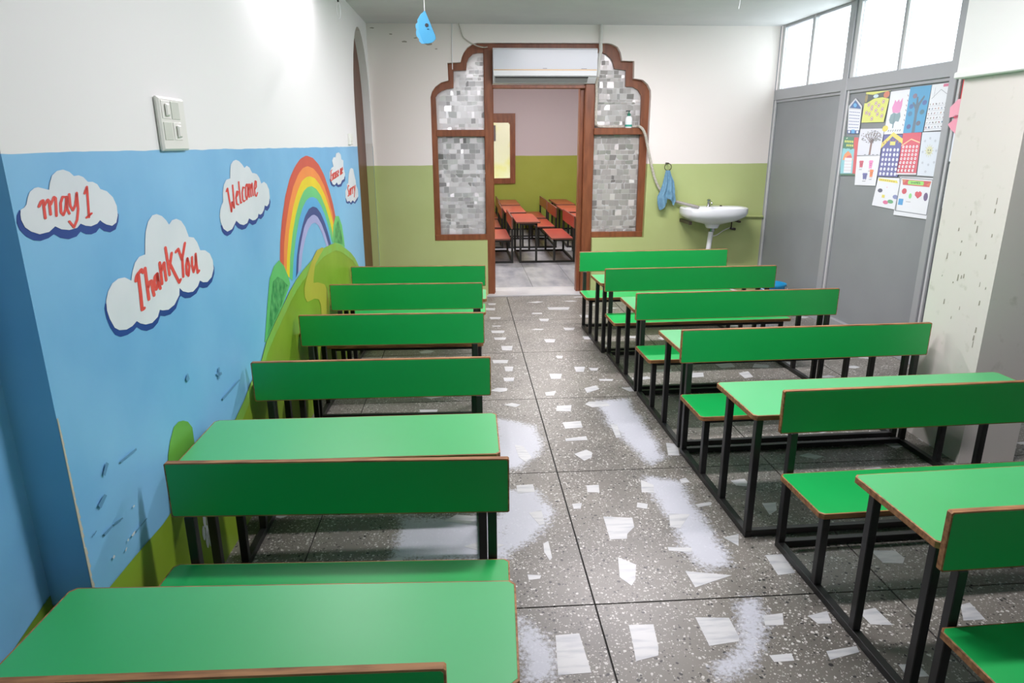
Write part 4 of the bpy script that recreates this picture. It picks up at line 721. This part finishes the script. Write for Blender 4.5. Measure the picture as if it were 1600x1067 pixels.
# bucket and rag on the floor by the partition
bk = thing('bucket', 'blue plastic bucket on the floor against grey partition', 'bucket', (2.74, 5.80, 0.0))
MB().lathe([(.085, .002), (.09, .0), (.122, .225), (.132, .225), (.132, .24), (.120, .24), (.116, .225), (.084, .012)], (0, 0, 0), 28).build('body', mat('blue_plastic', (30, 150, 204), 0.35), bk, smooth=True)
MB().tube(smooth([(-.134, 0, .222), (-.10, -.11, .20), (0, -.15, .19), (.10, -.11, .20), (.134, 0, .222)]), .003, 6).build('handle', M_plastic, bk)
b = MB(); r = random.Random(3); n = 14
vs = [(2.50 + .075 * math.cos(6.283 * k / n) * s * r.uniform(.8, 1.2), 5.95 + .06 * math.sin(6.283 * k / n) * s * r.uniform(.8, 1.2), h + r.uniform(0, .012)) for s, h in ((1, 0.0), (.95, .03), (.6, .06), (.25, .075)) for k in range(n)]
b.add(vs, [(i * n + k, i * n + (k + 1) % n, (i + 1) * n + (k + 1) % n, (i + 1) * n + k) for i in range(3) for k in range(n)] + [tuple(range(3 * n, 4 * n)), tuple(range(n))])
tag(b.build('floor_cloth', mat('grey_rag', (150, 154, 140), 0.95, noise=(30, (96, 110, 92), 0.4, 0.6)), None, smooth=True), 'crumpled grey green floor cloth beside the blue bucket', 'cloth')

# hanging cloud and other strings from the ceiling
cl = thing('hanging_cloud', 'light blue paper cloud hanging from the ceiling on white string', 'decoration', (-0.19, 4.0, 2.13))
cs = lambda P: [((x - 1047) * .00059, (92 - y) * .00055 + .012) for x, y in P]
front = cs([(1043, 94), (1051, 92), (1095, 205), (1140, 325), (1142, 350), (1112, 380), (1070, 390), (1030, 386), (1012, 352), (992, 296), (974, 246), (980, 210), (986, 178), (994, 158), (1010, 124)])
back = cs([(1040, 100), (1060, 130), (1100, 250), (1130, 340), (1100, 376), (1040, 390), (1006, 388), (986, 366), (984, 342), (964, 318), (958, 286), (966, 256), (956, 236), (962, 208), (978, 194), (976, 172), (990, 150), (1010, 120)])
M_foam = mat('blue_foam', (66, 154, 196), 0.7, noise=(8, (60, 148, 192), 0.3, 0.7)); M_foam2 = mat('pale_blue_foam', (84, 162, 204), 0.7)
MB().prism(front, -0.004, 0.0, 0, lambda a, b, d: (a, d - .25 * (a - .05), b), bev=.001).build('front_leaf', M_foam, cl)
MB().prism(back, 0.0, 0.004, 0, lambda a, b, d: (a, d + .30 * (.05 - a) * .6 + .002, b)).build('back_leaf', M_foam2, cl)
b = MB(); b.prism([(.008 + .0095 * math.cos(k * .6283), -.060 + .010 * math.sin(k * .6283)) for k in range(10)], -.0062, -.004, 0, lambda a, c, d: (a, d - .25 * (a - .05), c)); b.build('eye', mat('black_ink', (24, 28, 34), 0.6), cl)
b = MB(); b.tube([(.010, .0045, -.078), (.014, .0035, -.081), (.019, .002, -.078)], .0015, 5); b.build('mouth', mat('black_ink', (24, 28, 34), 0.6), cl)
MB().tube([(0, 0, .010), (0.0, 0, ZC - 2.13)], .0016, 6).build('string', M_plastic, cl)
st = MB().tube(smooth([(1.778, 4.6, ZC), (1.778, 4.6, 2.33), (1.772, 4.6, 2.27)]), .003, 6).build('hanging_string', M_plastic, None); tag(st, 'short white string hanging from the ceiling on the partition side', 'string')
hk = thing('ceiling_wire', 'black wire with small white loop hanging near the painted wall', 'wire', (-0.79, 4.9, ZC))
MB().tube(smooth([(0, 0, 0), (-.004, 0, -.08), (0, 0, -.135)]), .006, 6).build('wire', M_black, hk)
MB().tube([(.012 * math.sin(k * .5236), 0, -.185 + .05 * math.cos(k * .5236)) for k in range(13)], .0025, 5).build('loop', M_plastic, hk)

# switch boards on the painted wall
sw = thing('switch_board', 'white electric switch board with sockets above the blue paint', 'switch', wl(0.79, 1.50))
def swb(s0, s1, z0, z1, d0, d1, name, m, par, bev=.002):
    q = MB(); q.prism([(s0, z0), (s1, z0), (s1, z1), (s0, z1)], d0, d1, 0, lambda a, b, d: tuple(Vector(wl(a, b, d)) - Vector(wl(0.79, 1.50))), bev=bev); return q.build(name, m, par)
M_swt = mat('ivory_plastic', (232, 232, 226), 0.35); M_sw2 = mat('grey_ivory', (206, 210, 200), 0.4)
swb(.70, .885, 1.435, 1.590, 0.0, 0.016, 'box', M_swt, sw, .006)
for i, (s, z) in enumerate(((.742, 1.553), (.808, 1.553), (.742, 1.492), (.808, 1.492))):
    q = swb(s - .028, s + .028, z - .026, z + .026, .016, .018, 'module', M_sw2 if i in (1, 2) else M_swt, sw, .001)
    if i in (0, 3): swb(s - .012, s + .012, z - .018, z + .018, .018, .026, 'rocker', M_swt, q, .004)
    if i == 0: swb(s + .014, s + .024, z - .012, z + .008, .018, .0195, 'socket_hole', M_black, q, 0)
    if i == 3:
        for dz_ in (-.014, .004): swb(s + .018, s + .022, z + dz_, z + dz_ + .012, .018, .0192, 'socket_hole', M_black, q, 0)
s2 = thing('light_switch', 'small white light switch beside the arched side doorway', 'switch', wl(3.88, 1.49))
q = MB(); q.prism([(3.83, 1.452), (3.93, 1.452), (3.93, 1.530), (3.83, 1.530)], 0, .02, 0, lambda a, b, d: tuple(Vector(wl(a, b, d)) - Vector(wl(3.88, 1.49))), bev=.004); q.build('box', M_swt, s2)
q = MB(); q.prism([(3.86, 1.475), (3.90, 1.475), (3.90, 1.510), (3.86, 1.510)], .02, .027, 0, lambda a, b, d: tuple(Vector(wl(a, b, d)) - Vector(wl(3.88, 1.49))), bev=.002); q.build('rocker', M_swt, s2)

# ------------------------------------------------------------------ children's sheets on the partition
def lerp2(Q, u, v):                                    # u to the right, v down
    a = [Q[0][i] + (Q[1][i] - Q[0][i]) * u for i in (0, 1)]; c = [Q[3][i] + (Q[2][i] - Q[3][i]) * u for i in (0, 1)]
    return (a[0] + (c[0] - a[0]) * v, a[1] + (c[1] - a[1]) * v)
OFF = {}
def sheet(key, label, shapes, paper=(226, 228, 234), off=-0.012, outline=None, group='sheets taped to the grey partition', Q=None):
    Q = Q or D['posters'][key]
    o = outline or [(0, 0), (1, 0), (1, 1), (0, 1)]
    c = lerp2(Q, .5, .5); org = Vector(pl(c[0], c[1], off))
    r = thing('paper_sheet', label, 'drawing', org, 0, group)
    fn = lambda u, v, d: tuple(Vector(pl(*lerp2(Q, u, v), off + d)) - org)
    MB().prism(o, 0, 0.0012, 0, fn, col=lin(paper)).build('paper', M_print, r)
    b = MB()
    for k, (poly, col) in enumerate(shapes): b.flat(poly, fn, 0.0016 + 0.00003 * k, 0, lin(col))
    b.c = [tuple(x * .8 + y * .2 for x, y in zip(c_, lin((205, 208, 218)))) for c_ in b.c]  # washed-out haze put into the print by mixing towards pale grey
    if shapes: b.build('print', M_print, r)
    return r
def rc(u0, v0, u1, v1, c): return ([(u0, v0), (u1, v0), (u1, v1), (u0, v1)], c)
def el(u, v, a, b_, c, n=10): return ([(u + a * math.cos(6.283 * k / n), v + b_ * math.sin(6.283 * k / n)) for k in range(n)], c)
def seg(u0, v0, u1, v1, w, c):
    d = Vector((v1 - v0, u0 - u1)).normalized() * w * .5
    return ([(u0 - d.x, v0 - d.y), (u1 - d.x, v1 - d.y), (u1 + d.x, v1 + d.y), (u0 + d.x, v0 + d.y)], c)
WHT = (232, 234, 238); INK = (60, 60, 66); rr = random.Random(11)
sh = [([(0.08, .26), (.5, .02), (.93, .22), (.93, .26)], (34, 92, 152)), el(.5, .17, .13, .06, (90, 176, 226)), rc(.05, .30, .95, .93, WHT), rc(0.0, .9, 1.0, 1.0, (40, 84, 150)), rc(.35, .88, .62, .99, (84, 170, 220)), el(.15, .95, .09, .04, WHT), el(.85, .95, .09, .04, WHT)]
for j in range(6): sh += [rc(.1 + .14 * i, .36 + .09 * j, .2 + .14 * i, .385 + .09 * j, (120, 132, 176)) for i in range(6)]
Qb = D['posters']['blue_house']; Qb2 = [(Qb[0][0], Qb[0][1] + .075), (Qb[1][0], Qb[1][1] + .06), Qb[2], Qb[3]]
sheet('blue_house', 'small white sheet shaped like a house with dark blue roof', sh, (206, 208, 214), outline=[(0.0, .22), (.5, -.04), (1.02, .18), (1, 1), (0, 1)], Q=Qb2)
sh = [rc(0, 0, 1, 1, (218, 222, 96)), ([(.0, .06), (.3, .10), (.6, .05), (1, .0), (1, .26), (.72, .2), (.4, .22), (.1, .36), (0, .36)], (52, 66, 50)), el(.44, .15, .11, .06, (196, 220, 228)), el(.86, .12, .12, .11, (206, 106, 62)), el(.05, .2, .06, .14, (150, 130, 70))]
for u, v in ((.2, .42), (.36, .5), (.5, .38), (.8, .34), (.64, .46), (.36, .56), (.56, .62), (.82, .58), (.16, .68), (.3, .72), (.45, .88), (.66, .74), (.86, .8)):
    sh += [el(u, v, .062, .066, (96, 84, 84)), el(u, v, .054, .058, (226, 196, 186)), rc(u - .02, v - .02, u + .02, v + .024, (140, 110, 120))]
sheet('yellow', 'yellow sheet with black branch, orange sun and round number tags', sh)
sh = [([(.28, .5), (.2, .38), (.27, .28), (.30, .2), (.40, .26), (.5, .2), (.56, .27), (.68, .17), (.7, .35), (.64, .52)], (226, 140, 190)), ([(.15, .66), (.2, .54), (.34, .5), (.5, .53), (.66, .5), (.72, .6), (.66, .72), (.5, .7), (.42, .78), (.22, .74)], (124, 154, 160)), rc(.38, .53, .44, .86, (110, 140, 150)), el(.02, .86, .16, .075, (226, 210, 70))]
for j in range(7): sh.append(seg(.9 + .02 * (j % 2), .12 + .11 * j, .94 + .02 * (j % 2), .16 + .11 * j, .02, (150, 60, 80) if j < 3 else INK))
for i in range(6): sh.append(seg(.2 + .12 * i, .94, .24 + .12 * i, .90, .02, INK))
sheet('pink', 'white sheet with pink and grey flower drawing and yellow tag', sh, group='sheets taped to the grey partition')
sh = [rc(0, 0, 1, 1, (40, 152, 200)), ([(.44, 1), (.44, .62), (.4, .48), (.22, .34), (.3, .33), (.42, .40), (.40, .22), (.47, .22), (.52, .36), (.74, .20), (.78, .24), (.6, .42), (.56, .60), (.6, 1)], (74, 104, 124))]
for u, v, c in ((.2, .42, (50, 100, 160)), (.82, .36, (60, 92, 160)), (.78, .56, (46, 110, 130)), (.24, .86, (72, 74, 140)), (.7, .8, (88, 90, 110)), (.3, .2, (120, 100, 120)), (.2, .58, (50, 120, 160))): sh.append(el(u, v, .11, .055, c))
sheet('bluetree', 'bright blue sheet with dark tree painting', sh)
sh = [rc(.58, .01, 1.0, .07, (212, 90, 130)), seg(.1, .3, .5, .12, .012, (150, 150, 156)), seg(.5, .12, .92, .26, .012, (150, 150, 156)), seg(.2, .06, .2, .28, .012, (150, 150, 156))]
pal = [(60, 60, 64), (150, 60, 60), (190, 120, 50), (120, 120, 60), (70, 110, 140), (90, 80, 80)]
for j in range(6):
    sh.append(seg(.0, .46 + .1 * j, .96, .46 + .1 * j, .005, (170, 170, 176)))
    for i in range(6):
        u, v = .08 + .155 * i, .42 + .1 * j; a = rr.uniform(0, 3.14); sh.append(seg(u - .035 * math.cos(a), v - .018 * math.sin(a), u + .035 * math.cos(a), v + .018 * math.sin(a), rr.uniform(.015, .04), rr.choice(pal)))
sheet('small', 'white sheet of many tiny drawings with pink title strip', sh)
sh = [rc(0, 0, .74, .3, (44, 122, 84)), rc(.72, 0, 1, 1, (214, 70, 70)), rc(0, .3, .8, .97, (136, 204, 212)), ([(.0, .3), (.12, .26), (.24, .32), (.4, .27), (.56, .33), (.74, .28), (.74, .2), (0, .2)], (44, 122, 84)), ([(.08, .60), (.18, .45), (.4, .36), (.62, .44), (.76, .60)], (240, 150, 80)), ([(.36, .5), (.6, .46), (.68, .52), (.68, .56), (.3, .56)], (220, 90, 90)), rc(.22, .54, .7, .93, WHT), rc(0, .95, .98, 1.0, (40, 104, 64))]
for j in range(4): sh.append(rc(.22, .62 + .08 * j, .7, .626 + .08 * j, (196, 150, 150)))
for i in range(5): sh.append(el(.16 + .12 * i, .12, .045, .034, (226, 226, 96)))
for i in range(4): sh.append(el(.3 + .12 * i, .22, .045, .034, (226, 226, 96)))
sh.append(seg(.2, .05, .3, .03, .02, (230, 234, 200)))
sheet('carrot', 'green and red sheet with orange carrot house cut-out', sh)
sh = [rc(.53, .42, .61, .98, (140, 104, 90))]
for k in range(70):
    a, q = rr.uniform(0, 6.28), rr.uniform(.1, 1) ** .6; sh.append(el(.54 + .46 * q * math.cos(a), .30 + .24 * q * math.sin(a), .03, .022, rr.choice([(150, 150, 152), (170, 170, 172), (128, 126, 126), (160, 150, 148)]), 6))
for k in range(6): sh.append(seg(.56, .55, .56 + .33 * math.cos(3.6 + k * .45), .34 + .22 * math.sin(3.6 + k * .45), .02, (130, 112, 104)))
for i in range(4): sh.append(seg(.35 + .17 * i, .975, .43 + .17 * i, .965, .015, INK))
sheet('graytree', 'white sheet with grey pencil drawing of a tree', sh, (218, 220, 230))
def critter(u, v, w, h, c):
    q = [([(u - w, v - h), (u + w, v - h), (u + w * .8, v + h), (u - w * .8, v + h)], c)] if w > .05 else [el(u, v, w, h, c)]
    q += [el(u, v, w * .95, h * .85, c), el(u - w * .4, v - h * .2, w * .16, h * .12, (40, 40, 44)), el(u + w * .4, v - h * .2, w * .16, h * .12, (40, 40, 44)), seg(u - w * .4, v + h * .25, u + w * .4, v + h * .25, .012, (40, 40, 44)), seg(u - w * 1.3, v - h * .7, u - w * .9, v - h * .5, .015, c), seg(u + w * 1.3, v - h * .7, u + w * .9, v - h * .5, .015, c), seg(u - w * .5, v + h, u - w * .5, v + h * 1.35, .015, c), seg(u + w * .5, v + h, u + w * .5, v + h * 1.35, .015, c), seg(u - w, v + h * 1.75, u + w * .6, v + h * 1.75, .014, INK)]
    return q
sh = critter(.24, .27, .085, .11, (206, 66, 90)) + critter(.66, .28, .075, .13, (240, 130, 190)) + critter(.74, .58, .075, .12, (240, 130, 50)) + critter(.46, .68, .10, .10, (92, 92, 160))
sheet('critters', 'white sheet with four small coloured creatures', sh)
sh = [rc(0, 0, 1, 1, (84, 84, 154)), ([(-.06, .34), (.48, .04), (1.04, .22), (1.04, .10), (.5, -.06), (-.06, .20)], (230, 214, 90)), rc(.4, .16, .68, .25, (226, 220, 110))]
for j in range(6):
    for i in range(5): sh.append(el(.13 + .185 * i + rr.uniform(-.015, .015), .36 + .115 * j, .06, .042, (226, 228, 240), 8))
for i in range(6): sh.append(el(.06 + .16 * i, .20 - .09 * (1 - abs(i - 2.8) / 2.8), .035, .024, (190, 120, 80), 6))
sheet('purple', 'purple sheet shaped as number house with yellow roof', sh, (84, 84, 154))
sh = [rc(0, 0, 1, 1, (218, 66, 86)), seg(.02, .30, .5, .15, .03, (240, 200, 150)), seg(.5, .15, .98, .24, .03, (240, 200, 150)), rc(-.02, .96, 1.0, 1.0, (226, 220, 226))]
for j in range(7):
    for i in range(5): sh.append(el(.14 + .18 * i + (0.0 if j < 4 else -.04 * (j - 3) * .3), .33 + .095 * j, .058, .036, (244, 232, 236), 8)); sh.append(rc(.12 + .18 * i, .32 + .095 * j, .16 + .18 * i, .34 + .095 * j, (150, 90, 110)))
sheet('red', 'red sheet with rows of white number circles', sh)
sh = [el(.46, .42, .15, .10, (216, 214, 168), 14)]
for k in range(12): sh.append(seg(.46 + .15 * math.cos(k * .5236), .42 + .10 * math.sin(k * .5236), .46 + .22 * math.cos(k * .5236), .42 + .15 * math.sin(k * .5236), .02, (206, 204, 176)))
sh += [el(.41, .41, .018, .022, (50, 50, 54)), el(.52, .41, .018, .022, (50, 50, 54)), seg(.40, .46, .46, .48, .012, (60, 60, 60)), seg(.46, .48, .53, .46, .012, (60, 60, 60))]
for u, v in ((.2, .2), (.44, .14), (.7, .2), (.8, .42), (.15, .45), (.2, .7), (.5, .74), (.76, .68), (.4, .9)): sh.append(el(u, v, .05, .03, (192, 198, 208)))
sheet('sun', 'pale sheet with faint smiling sun drawing', sh, (214, 220, 230))
sh = [([(.04, .03), (.9, .08), (.95, .16), (.05, .12)], (232, 218, 60))] + [seg(.14 + .1 * i, .08 + .006 * i, .2 + .1 * i, .085 + .006 * i, .025, (170, 140, 40)) for i in range(7)]
sh += [el(.22, .45, .11, .07, (58, 58, 84)), rc(.34, .58, .46, .68, (226, 214, 60)), el(.9, .6, .11, .07, (120, 130, 180)), el(.53, .82, .11, .065, (220, 90, 140)), el(.72, .77, .12, .065, (80, 160, 96)), el(.5, .32, .025, .018, (226, 160, 180))]
sheet('blobs', 'white sheet with yellow title strip and five coloured blobs', sh)
sh = [([(.08, .06), (.94, .08), (.9, .22), (.12, .2)], (206, 50, 50)), ([(.06, .06), (.22, .06), (.14, .16)], (210, 120, 60)), ([(.80, .17), (.94, .08), (.9, .2)], (220, 110, 50)), ([(.28, .08), (.72, .09), (.74, .14), (.72, .19), (.28, .18), (.26, .13)], (150, 226, 90)),
      el(.2, .36, .075, .075, (206, 40, 62)), el(.40, .47, .045, .07, (140, 220, 120)), ([(.62, .36), (.66, .33), (.72, .37), (.72, .44), (.62, .52), (.53, .44), (.53, .37), (.58, .34)], (214, 48, 66)), el(.84, .46, .06, .105, (84, 44, 110)), rc(.08, .56, .22, .72, (40, 152, 214)), seg(.3, .62, .44, .62, .008, INK)]
for a, c in (((.03, .02), (.97, .04)), ((.97, .04), (.93, .9)), ((.93, .9), (.03, .88)), ((.03, .88), (.03, .02))): sh.append(seg(*a, *c, .018, (90, 98, 104)))
GL = {'S': [(1, .1), (.1, 0), (0, .4), (1, .6), (.9, 1), (0, .9)], 'H': [(0, 0), (0, 1), (0, .5), (1, .5), (1, 0), (1, 1)], 'A': [(0, 1), (.5, 0), (1, 1), (.8, .6), (.2, .6)], 'P': [(0, 1), (0, 0), (1, .1), (1, .5), (0, .5)], 'E': [(1, 0), (0, 0), (0, .5), (.8, .5), (0, .5), (0, 1), (1, 1)]}
for i, ch in enumerate('SHAPES'):
    p = [(.36 + .048 * i + .034 * a, .112 + .042 * c) for a, c in GL[ch]]
    sh += [seg(*a, *c, .010, (50, 110, 40)) for a, c in zip(p, p[1:])]
sheet('shapes', 'white framed sheet of coloured shapes titled SHAPES', sh)
G2 = 'papers on the partition behind the column'
sheet(None, 'red paper at the top of the partition behind the column', [], (214, 70, 76), Q=[(2.425, 1.812), (2.66, 1.812), (2.66, 1.68), (2.425, 1.68)], group=G2)
sheet(None, 'white paper sheet on the partition behind the column', [rc(.1, .2, .5, .24, (190, 196, 206)), rc(.1, .4, .5, .44, (190, 196, 206))], (222, 226, 236), Q=[(2.42, 1.60), (2.66, 1.60), (2.66, 1.335), (2.42, 1.335)], group=G2)
sheet(None, 'red and turquoise paper low on the partition behind column', [rc(.08, .03, 1, .48, (208, 70, 90)), rc(.08, .5, 1, .97, (130, 200, 214))], (232, 236, 238), Q=[(2.43, 1.32), (2.66, 1.32), (2.66, 1.05), (2.43, 1.05)], group=G2)
org = Vector(pl(2.44, 1.62, 0))
rb = thing('paper_bow', 'pink folded paper bow on the partition beside the column', 'decoration', org)
def bow(p, name, c):
    b = MB(); b.prism(p, 0.0, 0.004, 0, lambda a, z, d: tuple(Vector(pl(a, z, 0.006 + d + 0.06 * (2.46 - a))) - org)); b.build(name, mat('bow_' + name, c, 0.7), rb)
bow([(2.385, 1.655), (2.44, 1.70), (2.56, 1.70), (2.56, 1.62), (2.44, 1.60), (2.39, 1.595)], 'upper_loop', (240, 168, 186))
bow([(2.39, 1.555), (2.45, 1.60), (2.56, 1.63), (2.56, 1.50), (2.46, 1.50), (2.42, 1.525)], 'lower_loop', (236, 158, 178))
bow([(2.42, 1.60), (2.44, 1.61), (2.5, 1.60), (2.44, 1.585)], 'knot', (206, 50, 80))
